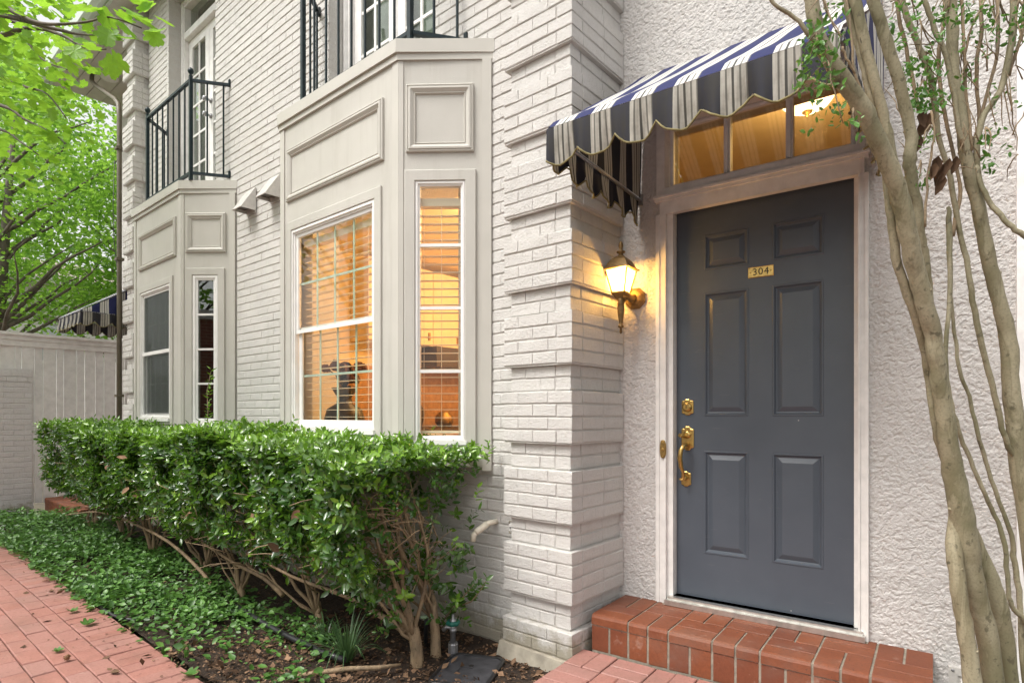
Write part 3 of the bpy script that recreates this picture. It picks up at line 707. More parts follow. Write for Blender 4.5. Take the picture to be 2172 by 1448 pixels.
blind(B1F, -2.12, -1.275, 1.135, 2.36, -.085, 'wide white slatted blind behind the large double-hung bay pane')
blind(B1S, .105, .375, 1.085, 2.40, -.075, 'narrow white slatted blind behind the tall side bay pane')
# flower pot on the inner sill
pp = thing('flower_pot', (-1.93, -.07, 1.07), 'dark urn of flowers behind the lit bay window blind', 'plant')
MB().lathe((-1.93, -.07, 1.07), [(.06, 0), (.12, .02), (.14, .09), (.12, .16), (.055, .20), (.05, .24), (.085, .30), (.09, .31)], 18).build('urn', 'pot_dark', pp)
fl = MB(); lv = MB(); rs = random.Random(4)
for i in range(15):
    a = rs.uniform(0, 6.28); q = rs.uniform(.02, .2); top = np.array([-1.93 + q * math.cos(a), -.07 + q * .6 * math.sin(a), 1.44 + rs.uniform(0, .10)])
    lv.tube([(-1.93, -.07, 1.37), (np.array([-1.93, -.07, 1.37]) + top) / 2 + np.array([0, 0, .03]), top], .004, 5)
    for j in range(9):
        v = np.array([rs.gauss(0, 1) for _ in range(3)]); v /= np.linalg.norm(v); w_ = np.cross(v, [.3, .5, .8]); w_ /= np.linalg.norm(w_); e = .03
        cpt = top + v * .022; fl.add([cpt - w_ * e, cpt + np.cross(v, w_) * e, cpt + w_ * e + v * .012, cpt - np.cross(v, w_) * e], [(0, 1, 2, 3)])
    for j in range(3):
        b_ = rs.uniform(0, 6.28); e = np.array([math.cos(b_), math.sin(b_), rs.uniform(-.4, .3)]); s_ = np.cross(e, [0, 0, 1.]); m0 = (np.array([-1.93, -.07, 1.36]) * .5 + top * .5)
        lv.add([m0, m0 + e * .05 + s_ * .02, m0 + e * .10, m0 + e * .05 - s_ * .02], [(0, 1, 2, 3)])
fl.build('flower_heads', 'petal', pp, kind='stuff'); lv.build('foliage', 'pot_dark', pp, kind='stuff')
# unlit room behind the far bay
mb = MB(); mb.box(-5.75, -3.72, .245, .30, .9, 2.8) if False else None
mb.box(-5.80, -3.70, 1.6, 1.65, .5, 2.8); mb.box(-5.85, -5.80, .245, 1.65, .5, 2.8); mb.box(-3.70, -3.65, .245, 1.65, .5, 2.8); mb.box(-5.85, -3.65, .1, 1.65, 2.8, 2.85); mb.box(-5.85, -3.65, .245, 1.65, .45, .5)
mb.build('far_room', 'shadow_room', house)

# ------------------------------------------------------------ french doors over the bays
def french(c, label):
    p = MB(); y = .14; FRD = Frame((c, y, 0), (1, 0, 0), (0, -1, 0)); H = .569
    fd = MB().fbox(FRD, -H, -H + .055, -.12, .0, 3.36, 5.715).fbox(FRD, H - .055, H, -.12, .0, 3.36, 5.715).fbox(FRD, -H + .055, H - .055, -.12, .0, 5.66, 5.715).fbox(FRD, -H + .055, H - .055, -.12, .006, 5.30, 5.37).fbox(FRD, -H + .055, H - .055, -.12, .03, 3.36, 3.40)
    fd = fd.build('french_door', 'white_wood', house, label=label)
    MB().rings(FRD, (-H, H, 3.36, 5.715), [(0, .0), (0, .016), (.008, .02), (.03, .02), (.036, .008), (.036, 0)], fill=False).build('casing', 'white_wood', fd)
    for (a, b_) in ((-.512, -.004), (.004, .512)):
        lf = MB(); o0, o1 = -.085, -.045; st_ = .088
        lf.fbox(FRD, a, a + st_, o0, o1, 3.41, 5.295).fbox(FRD, b_ - st_, b_, o0, o1, 3.41, 5.295).fbox(FRD, a + st_, b_ - st_, o0, o1, 5.20, 5.295).fbox(FRD, a + st_, b_ - st_, o0, o1, 3.41, 3.58); lf.build('door_leaf', 'white_wood', fd)
        g0, g1 = a + st_, b_ - st_
        MB().fbox(FRD, g0, g1, -.068, -.064, 3.58, 5.20).build('pane', 'glass_mirror', fd)
        MB().fbox(FRD, (g0 + g1) / 2 - .011, (g0 + g1) / 2 + .011, -.06, -.048, 3.58, 5.20).build('muntin', 'white_vinyl', fd)
        for k in range(1, 5): z = 3.58 + k * .324; MB().fbox(FRD, g0, g1, -.0605, -.0505, z - .011, z + .011).build('muntin', 'white_vinyl', fd)
    MB().fbox(FRD, -.51, .51, -.068, -.064, 5.375, 5.655).build('transom_pane', 'glass_mirror', fd)
    for z in (4.30, 4.46): MB().lathe(FRD(.055, -.045, z), [(.026, 0), (.026, .012), (.012, .016), (.012, .05), (.025, .055), (.027, .075), (.018, .088)], 14, axis=(0, -1, 0)).build('knob', 'galvanised', fd)
    MB().box(c - .52, c + .52, .30, .31, 3.4, 5.7).build('curtain', 'curtain', fd)
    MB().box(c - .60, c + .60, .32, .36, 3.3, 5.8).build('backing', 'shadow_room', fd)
french(-1.665, 'white french door above the near bay'); french(-4.745, 'white french door above the far bay')

# ------------------------------------------------------------ balcony railings
def railing(c, label, fr_, fl_):
    base = (c, -.27, 3.328); rl = thing('balcony_railing', base, label, 'railing', 'green iron balcony railings')
    pr, pl = np.array([c + fr_, -.27, 0]), np.array([c - fl_, -.27, 0]); wr, wl = np.array([c + fr_ + .19, -.005, 0]), np.array([c - fl_ - .22, -.005, 0])
    up = lambda p, z: p + np.array([0, 0, z])
    def bar(a, b_, h, w, name):
        d_ = (b_ - a) / np.linalg.norm(b_ - a); f = Frame(a, d_, (d_[1], -d_[0], 0)); L = np.linalg.norm(b_ - a); f.org[2] = 0; return MB().fbox(f, 0, L, -w / 2, w / 2, a[2] - h / 2, a[2] + h / 2).build(name, 'green_iron', rl)
    for p in (pr, pl):
        MB().box(p[0] - .014, p[0] + .014, p[1] - .014, p[1] + .014, 3.328, 4.275).build('post', 'green_iron', rl)
        MB().lathe((p[0], p[1], 4.275), [(.012, 0), (.018, .006), (.010, .014), (.010, .02), (.022, .032), (.0265, .048), (.022, .066), (.010, .078), (.002, .08)], 14).build('finial', 'green_iron', rl)
    for z in (3.395, 4.24):
        bar(up(pl, z) + np.array([.015, 0, 0]), up(pr, z) - np.array([.015, 0, 0]), .022, .028, 'rail')
        for (p, w_) in ((pr, wr), (pl, wl)):
            dd = (w_ - p) / np.linalg.norm(w_ - p); bar(up(p, z) + dd * .016, up(w_, z), .022, .028, 'rail'); MB().box(w_[0] - .012, w_[0] + .012, -.014, -.002, z - .015, z + .05).build('bracket', 'green_iron', rl)
    n = 8
    for k in range(1, n):
        p = pl + (pr - pl) * k / n; MB().box(p[0] - .006, p[0] + .006, p[1] - .006, p[1] + .006, 3.40, 4.235).build('baluster', 'green_iron', rl)
    for (a, b_) in ((pr, wr), (pl, wl)):
        for k in (.42, .84):
            p = a + (b_ - a) * k; MB().box(p[0] - .006, p[0] + .006, p[1] - .006, p[1] + .006, 3.40, 4.235).build('baluster', 'green_iron', rl)
railing(-1.665, 'green-black iron balcony railing on top of the large near bay', .685, .47); railing(-4.745, 'green-black iron balcony railing on top of the far bay', .70, .375)

# ------------------------------------------------------------ hood vents between the bays
for i, (px, py) in enumerate(((542, 446), (594, 419))):
    u, z = WALL.px(px, py, .01); w, d_, h = .165, .135, .19; fr = WALL
    v_ = thing('hood_vent', (u, 0, z), ('lower left metal hood vent between the bay windows', 'upper right metal hood vent beside the large bay')[i], 'vent', 'metal hood vents on the brick wall')
    t_ = .004
    MB().hexa([fr(u - w, .012, z + h), fr(u - w, d_, z), fr(u, d_, z), fr(u, .012, z + h)], [fr(u - w, .012, z + h + t_ * 2), fr(u - w, d_ + t_, z + t_), fr(u, d_ + t_, z + t_), fr(u, .012, z + h + t_ * 2)]).build('hood', 'vent_metal', v_)
    for q in (u - w, u - t_): MB().add([fr(a, o, zz) for a in (q, q + t_) for (o, zz) in ((.012, z), (d_, z), (.012, z + h))], [(0, 1, 2), (5, 4, 3), (0, 3, 4, 1), (1, 4, 5, 2), (2, 5, 3, 0)]).build('side', 'vent_metal', v_)
    MB().fbox(fr, u - w, u, .006, .012, z - .02, z + h + .01).build('flange', 'vent_metal', v_)
    MB().fbox(fr, u - w + .01, u - .01, .03, d_ - .02, z + .025, z + .03).build('flap', 'inside_dark', v_)
# ------------------------------------------------------------ entrance: door frame, door, transom
DO = -.045
W_ = DOORW
dl_, dt_ = W_.px(1436, 452, DO); dr_, _ = W_.px(1811.5, 374, DO); _, db_ = W_.px(1440, 1258, DO)
frm = MB(); ZF = .184
for (a, b_, o0, o1) in ((.238, .250, -.02, .018), (.250, .262, -.02, .026), (.262, .290, -.02, .021), (.290, .298, -.02, .028), (.298, .330, -.12, .004), (.330, dl_ - .003, -.12, -.022)): frm.fbox(W_, a, b_, o0, o1, ZF, 2.262)
for (a, b_, o0, o1) in ((dr_ + .003, 1.186, -.12, -.012), (1.186, 1.194, -.02, .028), (1.194, 1.212, -.02, .021), (1.212, 1.226, -.02, .026)): frm.fbox(W_, a, b_, o0, o1, ZF, 2.262)
for (a, b_, z0, z1, o0, o1) in ((.330, 1.186, dt_ + .003, 2.275, -.12, -.022), (.298, 1.19, 2.275, 2.292, -.12, .004), (.262, 1.21, 2.2625, 2.33, -.02, .0205), (.238, 1.226, 2.33, 2.346, -.02, .03), (.232, 1.232, 2.346, 2.358, -.02, .042)): frm.fbox(W_, a, b_, o0, o1, z0, z1)
frame = frm.build('door_frame', 'door_frame', house, label='pale painted frame around the grey front door')
th_ = MB().fbox(W_, .30, 1.215, -.10, .055, .186, .212).fbox(W_, .31, 1.205, -.10, .035, .212, .226).fbox(W_, .33, 1.19, -.10, .0, .226, db_ - .004); th_.build('threshold', 'aluminium', frame)
MB().fbox(W_, .285, 1.225, .0, .045, .172, .186).build('sill_mortar', 'mortar_grey', frame)
# transom light
tz0 = W_.px(1440, 388, -.06)[1]; tz1 = 2.74; tu0, tu1 = .315, 1.165
tr_ = MB().rings(W_, (.240, 1.224, 2.358, 2.80), [(0, -.02), (0, .012), (.045, .012), (.048, .004), (.05, -.055)], fill=False)
tr_ = tr_.build('transom_window', 'door_frame', house, label='three-pane transom window glowing above the door')
MB().rings(W_, (.29, 1.174, 2.408, 2.75), [(0, -.045), (.012, -.04), (.024, -.045), (.024, -.07)], fill=False).build('glazing_frame', 'door_frame', tr_)
m1 = W_.px(1543, 360, -.05)[0]; m2 = W_.px(1675, 328, -.05)[0]; cuts = [.312, m1, m2, 1.152]
for m in (m1, m2): MB().fbox(W_, m - .016, m + .016, -.085, -.04, 2.43, 2.73).fbox(W_, m - .007, m + .007, -.04, -.028, 2.43, 2.73).build('muntin', 'door_frame', tr_)
for i in range(3): MB().fbox(W_, cuts[i] + (.0165 if i else 0), cuts[i + 1] - (.0165 if i < 2 else 0), -.066, -.062, 2.43, 2.73).build('pane', 'glass_seeded', tr_)
# hall behind
mb = MB(); mb.fbox(W_, -.6, -.55, -3.6, -.25, .1, 3.35); mb.fbox(W_, 2.3, 2.35, -3.6, -.25, .1, 3.35); mb.fbox(W_, -.6, 2.35, -3.65, -3.6, .1, 3.35); mb.fbox(W_, -.6, 2.35, -3.65, -.25, 3.35, 3.4); mb.fbox(W_, -.6, 2.35, -3.65, -.25, .05, .1)
mb.fbox(W_, -.55, .27, -.26, -.241, .1, 3.35); mb.fbox(W_, 1.19, 2.3, -.26, -.241, .1, 3.35); mb.fbox(W_, .27, 1.19, -.26, -.241, 2.78, 3.35)
mb.build('entrance_hall', 'inside_cream', house)
hu, hz = W_.px(1712, 238, -1.25)
hl = thing('ceiling_dome_light', W_(hu, -1.25, 3.2), 'glowing dome ceiling light with brass knob seen through the transom', 'lamp')
MB().lathe(W_(hu, -1.25, hz), [(.02, 0), (.075, .012), (.13, .04), (.158, .075), (.165, .10)], 24).build('glass_bowl', 'dome_glow', hl)
MB().lathe(W_(hu, -1.25, hz - .03), [(.004, 0), (.012, .008), (.014, .016), (.030, .024), (.033, .034)], 14).build('knob', 'antique_brass', hl); MB().lathe(W_(hu, -1.25, hz + .10), [(.17, 0), (.172, .012), (.165, .02), (.05, .03), (.05, 3.35 - hz - .10)], 20).build('collar', 'antique_brass', hl)
ld = bpy.data.lights.new('hall_lamp', 'POINT'); ld.energy = 8.5; ld.color = (1., .64, .25); ld.shadow_soft_size = .12; lo = bpy.data.objects.new('lamp_light', ld); COL.objects.link(lo); lo.location = W_(hu, -1.25, hz - .14); lo.parent = hl; lo.matrix_parent_inverse = Matrix.Translation(-wloc(hl))

# the door itself
pans = []
for (x0, y0, x1, y1) in ((1491, 488, 1587, 563), (1635, 455, 1746, 534), (1493, 612, 1588, 883), (1639, 594, 1748, 882), (1496, 955, 1588, 1183), (1640, 963, 1748, 1205)):
    a, zt0 = W_.px(x0, (y0), DO); b_, zb0 = W_.px(x1, y1, DO); pans.append([a, b_, zb0, zt0])
cl, cr = [(pans[i][0] + pans[i + 2][0] + pans[i + 4][0]) / 3 for i in (0, 1)], [(pans[i][1] + pans[i + 2][1] + pans[i + 4][1]) / 3 for i in (0, 1)]
PZ = [(1.945, 2.130), (1.182, 1.826), (.462, 1.001)]
rects = [(cl[i % 2], cr[i % 2], *PZ[i // 2]) for i in range(6)]
us = sorted({dl_, dr_, *[r_[0] for r_ in rects], *[r_[1] for r_ in rects]}); zs = sorted({db_, dt_, *[r_[2] for r_ in rects], *[r_[3] for r_ in rects]})
mb = MB()
for i in range(len(us) - 1):
    for j in range(len(zs) - 1):
        cu, cz = (us[i] + us[i + 1]) / 2, (zs[j] + zs[j + 1]) / 2
        if any(r_[0] < cu < r_[1] and r_[2] < cz < r_[3] for r_ in rects): continue
        V = [W_(us[i], DO, zs[j]), W_(us[i + 1], DO, zs[j]), W_(us[i + 1], DO, zs[j + 1]), W_(us[i], DO, zs[j + 1])]; mb.add(V, [(0, 1, 2, 3)])
mb.fbox(W_, dl_, dr_, DO - .044, DO - .012, db_, dt_)
for (a, b_, z0, z1) in ((dl_, dl_ + .004, db_, dt_), (dr_ - .004, dr_, db_, dt_), (dl_, dr_, db_, db_ + .004), (dl_, dr_, dt_ - .004, dt_)): mb.fbox(W_, a, b_, DO - .013, DO - .0005, z0, z1)
door = mb.build('front_door', 'door_paint', house, label='grey six-panel front door numbered 304')
PP = [(0, DO), (.003, DO + .003), (.009, DO + .003), (.016, DO - .007), (.022, DO - .009), (.046, DO + .001), (.049, DO + .001)]
for r_ in rects: MB().rings(W_, r_, PP).build('panel', 'door_paint', door)
u0, z0 = W_.px(1587, 590, DO); u1, z1 = W_.px(1641, 562, DO); zc = (z0 + z1) / 2 + .0
pl_ = MB().rings(W_, (u0, u1, zc - .027, zc + .027), [(0, DO), (0, DO + .0025), (.0015, DO + .004), (.004, DO + .003)]).build('number_plate', 'brass', door)
def text_mesh(txt, fr, u, o, z, size, mat, name, parent):
    cu = bpy.data.curves.new(name, 'FONT'); cu.body = txt; cu.size = size; cu.extrude = .0006; cu.align_x = 'CENTER'; cu.align_y = 'CENTER'; cu.space_character = 1.12
    ob = bpy.data.objects.new('tmp_text', cu); COL.objects.link(ob); bpy.context.view_layer.update()
    me = bpy.data.meshes.new_from_object(ob.evaluated_get(bpy.context.evaluated_depsgraph_get())); bpy.data.objects.remove(ob)
    n_ = len(me.vertices); co = np.empty(n_ * 3, np.float32); me.vertices.foreach_get('co', co); co = co.reshape(-1, 3)
    P = fr(u, o, z) + co[:, :1] * fr.u + co[:, 1:2] * fr.z + co[:, 2:] * fr.o; me.vertices.foreach_set('co', P.reshape(-1).astype(np.float32)); me.update(); me.materials.clear()
    return mkobj(name, me, mat, parent)
text_mesh('304', W_, (u0 + u1) / 2, DO + .0036, zc, .048, 'black_ink', 'number', door)
for u in (u0 + .012, u1 - .012): MB().lathe(W_(u, DO + .003, zc), [(.0035, 0), (.003, .0015), (.001, .002)], 10, axis=W_.o).build('screw', 'antique_brass', door)
def plate(u, z, w, h, name, parent, o=DO, t_=.008):
    """escutcheon with stepped shoulders"""
    q = [(-w, -h * .72), (-w * .80, -h * .80), (-w * .55, -h * .82), (-w * .3, -h), (w * .3, -h), (w * .55, -h * .82), (w * .80, -h * .80), (w, -h * .72)]; q = q + [(-x, -y) for x, y in q]; k = len(q)
    V = [W_(u + x, o, z + y) for x, y in q] + [W_(u + x, o + t_ * .7, z + y) for x, y in q] + [W_(u + x * .84, o + t_, z + y * .9) for x, y in q]
    return MB().add(V, [tuple(range(k))[::-1], tuple(range(2 * k, 3 * k))] + [(a * k + i, a * k + (i + 1) % k, (a + 1) * k + (i + 1) % k, (a + 1) * k + i) for a in (0, 1) for i in range(k)]).build(name, 'brass', parent)
u, z = W_.px(1459, 863, DO); plate(u, z, .031, .043, 'deadbolt_plate', door)
MB().lathe(W_(u, DO + .006, z), [(.026, 0), (.0255, .012), (.021, .017), (.016, .018), (.0155, .021)], 20, axis=W_.o).build('deadbolt', 'brass', door); MB().fbox(W_, u - .0015, u + .0015, DO + .026, DO + .0275, z - .010, z + .006).build('keyhole', 'black_ink', door)
ut, zt = W_.px(1459, 929, DO); plate(ut, zt, .033, .064, 'handle_plate', door); ul, zl = W_.px(1457, 1015, DO); plate(ul - .003, zl, .026, .040, 'handle_foot', door)
MB().tube([W_(ut - .008, DO + .008, zt + .008), W_(ut - .012, DO + .04, zt + .012), W_(ut - .022, DO + .062, zt + .018)], [.009, .008, .011], 8).build('thumb_latch', 'brass', door)
MB().lathe(W_(ut, DO + .006, zt + .02), [(.022, 0), (.020, .008), (.010, .012)], 16, axis=W_.o).build('rose', 'brass', door)
g_ = [(ut + .002, .006, zt - .035), (ut + .004, .03, zt - .03), (ut - .002, .058, zt - .035), (ut - .012, .072, zt - .06), (ut - .018, .072, zt - .10), (ut - .014, .064, zt - .15), (ul - .004, .052, zl + .045), (ul - .002, .042, zl + .01), (ul - .012, .045, zl - .005), (ul - .018, .055, zl + .004)]
MB().tube([W_(a, DO + o, z_) for a, o, z_ in g_], [.012, .011, .011, .0115, .0125, .0115, .009, .008, .007, .006], 12).build('grip', 'brass', door)
MB().lathe(W_(ul, DO + .006, zl + .008), [(.013, 0), (.012, .03), (.009, .042)], 12, axis=W_.o).build('grip_mount', 'brass', door)
# bell push on the casing
u, z = W_.px(1406.5, 952, .026); bp = thing('doorbell', W_(u, .03, z), 'small brass bell push on the left door casing', 'doorbell')
k = 20; q = [(.017 * (abs(math.cos(2 * math.pi * i / k)) ** .6) * (1 if math.cos(2 * math.pi * i / k) >= 0 else -1), .049 * (abs(math.sin(2 * math.pi * i / k)) ** .8) * (1 if math.sin(2 * math.pi * i / k) >= 0 else -1)) for i in range(k)]
V = [W_(u + x, .021, z + y) for x, y in q] + [W_(u + x, .030, z + y) for x, y in q] + [W_(u + x * .8, .034, z + y * .9) for x, y in q]
MB().add(V, [tuple(range(k))[::-1], tuple(range(2 * k, 3 * k))] + [(a * k + i, a * k + (i + 1) % k, (a + 1) * k + (i + 1) % k, (a + 1) * k + i) for a in (0, 1) for i in range(k)]).build('plate', 'antique_brass', bp)
MB().lathe(W_(u, .032, z), [(.009, 0), (.008, .004), (.006, .005), (.004, .009)], 14, axis=W_.o).build('button', 'brass', bp)
for e in (-.037, .037): MB().lathe(W_(u, .033, z + e), [(.004, 0), (.002, .002)], 8, axis=W_.o).build('screw', 'brass', bp)
# trim board at the right edge and the low wall louvre
u, _ = W_.px(2157, 900, .03); MB().fbox(W_, u, u + .13, -.02, .03, -.1, 5.8).fbox(W_, u + .13, u + .16, -.02, .05, -.1, 5.8).build('corner_trim', 'white_wood', house)
u, z = W_.px(2012, 1412, .015); lv_ = thing('wall_louvre', W_(u + .12, 0, z - .2), 'pale metal louvre low on the stucco behind the trunks', 'vent')
MB().rings(W_, (u, u + .26, z - .20, z), [(0, .0), (0, .016), (.03, .018), (.032, .012)]).build('frame', 'vent_metal', lv_)
for i in range(5): zz = z - .045 - i * .03; MB().hexa([W_(u + .04, .012, zz - .012), W_(u + .04, .03, zz - .016), W_(u + .22, .03, zz - .016), W_(u + .22, .012, zz - .012)], [W_(u + .04, .012, zz), W_(u + .04, .026, zz - .008), W_(u + .22, .026, zz - .008), W_(u + .22, .012, zz)]).build('louvre', 'vent_metal', lv_)
MB().lathe(W_(u + .014, .018, z - .012), [(.006, 0), (.003, .004)], 10, axis=W_.o).build('screw', 'galvanised', lv_)

# ------------------------------------------------------------ awnings
def sheet(P, UV, name, mat, parent, thick=.0):
    P = np.array(P); a, b_, _ = P.shape; me = bpy.data.meshes.new(name); idx = np.arange(a * b_).reshape(a, b_)
    q = np.stack([idx[:-1, :-1], idx[:-1, 1:], idx[1:, 1:], idx[1:, :-1]], -1).reshape(-1, 4)
    me.from_pydata([tuple(v) for v in P.reshape(-1, 3).tolist()], [], [tuple(f) for f in q.tolist()]); uvl = me.uv_layers.new(name='UVMap')
    UV = np.array(UV).reshape(-1, 2); uvl.data.foreach_set('uv', UV[q.reshape(-1)].astype(np.float32).reshape(-1)); me.polygons.foreach_set('use_smooth', [True] * len(q)); me.update()
    return mkobj(name, me, mat, parent)
def awning(fr, uw0, uw1, uf0, uf1, of, zt, zf, label, seed):
    aw = thing('awning', fr((uw0 + uw1) / 2, 0, zf), label, 'awning', 'navy and white striped awnings'); rs = np.random.default_rng(seed)
    PER = .168; ns, nv = 90, 22; P = []; UV = []
    for j in range(nv + 1):
        v = j / nv; rowp = []; rowu = []
        for i in range(ns + 1):
            s = i / ns; u = (uw0 + (uw1 - uw0) * s) * (1 - v) + (uf0 + (uf1 - uf0) * s) * v; o = .006 + (of - .006) * v
            sag = .022 * math.sin(math.pi * v) + .006 * math.sin(v * 9 + s * 11) * math.sin(math.pi * v)
            z = zt + (zf - zt) * v - sag * (.6 + .4 * math.cos(s * 2 * math.pi))
            if v > .93: z -= .02 * ((v - .93) / .07) ** 2
            rowp.append(fr(u, o, z)); rowu.append((uf0 + (uf1 - uf0) * s - uf0 + .045, v))
        P.append(rowp); UV.append(rowu)
    sheet(P, UV, 'canopy', 'canvas_top', aw)
    def drop(t_): ph = (t_ / PER + .17) % 1; return .092 + .060 * (math.sin(math.pi * ph) ** .8) + .010 * (1 - ph)
    def valance(a, b_, mat, name, u_off):
        a, b_ = np.array(a), np.array(b_); L = np.linalg.norm(b_ - a); n = int(L / .009); d = (b_ - a) / L; out = np.array([d[1], -d[0], 0]); P = []; UV = []; edge = []
        for j in range(9):
            rp = []; ru = []
            for i in range(n + 1):
                t_ = L * i / n; dr = drop(t_) * j / 8; w_ = .010 * math.sin(t_ * 37 + 1.3 * seed) * (j / 8) + .007 * math.sin(t_ * 83 + seed) * (j / 8) - .012 * (1 - math.cos(j / 8 * 1.4))
                p = a + d * t_ + out * (w_ + .008) - np.array([0, 0, dr + .006]); rp.append(p); ru.append((t_ + u_off, 1))
                if j == 8: edge.append(p)
            P.append(rp); UV.append(ru)
        sheet(P, UV, name, mat, aw); MB().tube(edge[::2], .0042, 6).build('binding', 'canvas_binding', aw)
    fl, fr_, wl, wr = fr(uf0, of, zf - .02), fr(uf1, of, zf - .02), fr(uw0, .02, zf - .02), fr(uw1, .02, zf - .02)
    valance(fl, fr_, 'canvas_valance', 'valance', .045)
    for (w0, f0, top, uwx, ufx) in ((wl, fl, None, uw0, uf0), (wr, fr_, None, uw1, uf1)):
        P = []; UV = []
        for j in range(13):
            v = j / 12; rp = []; ru = []
            for i in range(25):
                s = i / 24; u = uwx + (ufx - uwx) * s; o = .012 + (of - .012) * s; ztop = zt + (zf - zt) * s - .014 - .05 * s * (1 - s) * 2; z = zf - .02 + (ztop - zf + .02) * v
                wob = .008 * math.sin(o * 26 + v * 2) * math.sin(math.pi * v); rp.append(fr(u + wob, o, z)); ru.append((o + .05, 0))
            P.append(rp); UV.append(ru)
        sheet(P, UV, 'side_panel', 'canvas_side' if fr is DOORW and uwx == uw0 else 'canvas_top', aw)
        valance(w0, f0, 'canvas_side', 'side_valance', .05) if uwx == uw0 and fr is DOORW else valance(f0, w0, 'canvas_valance', 'side_valance', .05)
    sh_ = fr.o * -.022 - np.array([0, 0, .014])
    for (a, b_) in ((fl, fr_), (wl, fl), (wr, fr_)): MB().tube([a + sh_, b_ + sh_], .008, 8).build('frame_bar', 'galvanised', aw)
    for uu in ((uw0 * .75 + uw1 * .25, uf0 * .75 + uf1 * .25), (uw0 * .25 + uw1 * .75, uf0 * .25 + uf1 * .75)): MB().tube([fr(uu[0], .02, zt - .03), fr(uu[1], of - .01, zf - .045)], .008, 8).build('rafter_bar', 'galvanised', aw)
    for uu in (uw0, uw1): MB().fbox(fr, uu - .012, uu + .012, .0, .02, zf - .06, zf).build('bracket', 'galvanised', aw)
    return aw
af0 = W_.px(1162, 276, .98)[0]; af1 = W_.px(1783, 60, .98)[0]
print('awning', af0, af1, W_.px(1162, 276, .98), W_.px(1783, 60, .98))
awning(W_, .148, 1.275, af0, af1, .98, 3.045, 2.398, 'navy and white striped awning over the front door', 1)
FW2 = Frame((-5.95, .437, 0), (-1, 0, 0), (0, -1, 0))
awning(FW2, .42, 1.40, .42, 1.36, .98, 3.03, 2.39, 'distant navy and white striped awning beyond the corner pier by the fence', 2)

# ------------------------------------------------------------ wall lantern
lu, lz = W_.px(1317, 575, .145); zz = lambda y: W_.px(1317, y, .145)[1]; LC = lambda z, o=.145: W_(lu, o, z)
bu, bz = W_.px(1349, 634, .0)
lan = thing('wall_lantern', W_(bu, 0, bz), 'bronze wall lantern glowing yellow beside the front door', 'lantern'); LM = 'lantern_bronze'
MB().lathe(W_(bu, .004, bz), [(.062, 0), (.062, .010), (.050, .018), (.044, .030), (.028, .036)], 8, False, axis=W_.o, ex=W_.u).build('backplate', LM, lan)
MB().tube([W_(bu, .03, bz), W_(bu - .004, .06, bz - .008), W_((bu + lu) / 2, .10, bz + .004), LC(zz(636), .143)], [.026, .020, .019, .024], 12).build('arm', LM, lan)
ze, zg, zc_, zt_ = zz(573), zz(621), zz(634), zz(708)
MB().lathe(LC(ze), [(.108, 0), (.106, .006), (.088, .012), (.078, .030), (.060, .052), (.036, .068), (.024, .074)], 4, False, ex=W_.u).build('roof', LM, lan)
MB().lathe(LC(ze + .072), [(.022, 0), (.013, .008), (.012, .016), (.024, .022), (.024, .028), (.010, .034), (.009, .042), (.013, .058), (.010, .074), (.002, .084)], 14).build('finial', LM, lan)
R1, R0, zg1 = .088, .050, ze - .002
cor = lambda r_, k: (W_.u * math.cos(math.pi / 4 + k * math.pi / 2) + W_.o * math.sin(math.pi / 4 + k * math.pi / 2)) * r_
for k in range(4):
    MB().tube([LC(zg) + cor(R0, k), LC(zg1) + cor(R1, k)], .0045, 6).build('corner_bar', LM, lan)
    V = [LC(zg) + cor(R0 * .97, k), LC(zg) + cor(R0 * .97, k + 1), LC(zg1) + cor(R1 * .97, k + 1), LC(zg1) + cor(R1 * .97, k)]; nn = np.cross(V[1] - V[0], V[3] - V[0]); nn /= np.linalg.norm(nn)
    MB().hexa([V[0], V[1], V[1] + nn * .002, V[0] + nn * .002], [V[3], V[2], V[2] + nn * .002, V[3] + nn * .002]).build('glass_pane', 'lantern_glass', lan)
MB().lathe(LC(zc_), [(.026, 0), (.036, .006), (.040, .016), (.052, .022), (.056, zg - zc_), (.050, zg - zc_ + .004)], 4, False, ex=W_.u).build('base_cup', LM, lan)
L_ = zc_ - zt_; MB().lathe(LC(zt_), [(.002, 0), (.008, L_ * .05), (.006, L_ * .16), (.016, L_ * .20), (.016, L_ * .225), (.009, L_ * .26), (.011, L_ * .34), (.019, L_ * .62), (.020, L_ * .75), (.017, L_ * .84), (.021, L_ * .87), (.015, L_ * .91), (.026, L_)], 14).build('tail', LM, lan)
MB().lathe(LC(ze - .075), [(.008, 0), (.022, .012), (.028, .03), (.024, .048), (.012, .06), (.011, .072)], 14).build('bulb', 'bulb', lan)
ld = bpy.data.lights.new('lantern', 'POINT'); ld.energy = 85; ld.color = (1., .60, .17); ld.shadow_soft_size = .03; lo = bpy.data.objects.new('lamp_light', ld); COL.objects.link(lo); lo.location = LC(ze - .048); lo.parent = lan; lo.matrix_parent_inverse = Matrix.Translation(-wloc(lan))

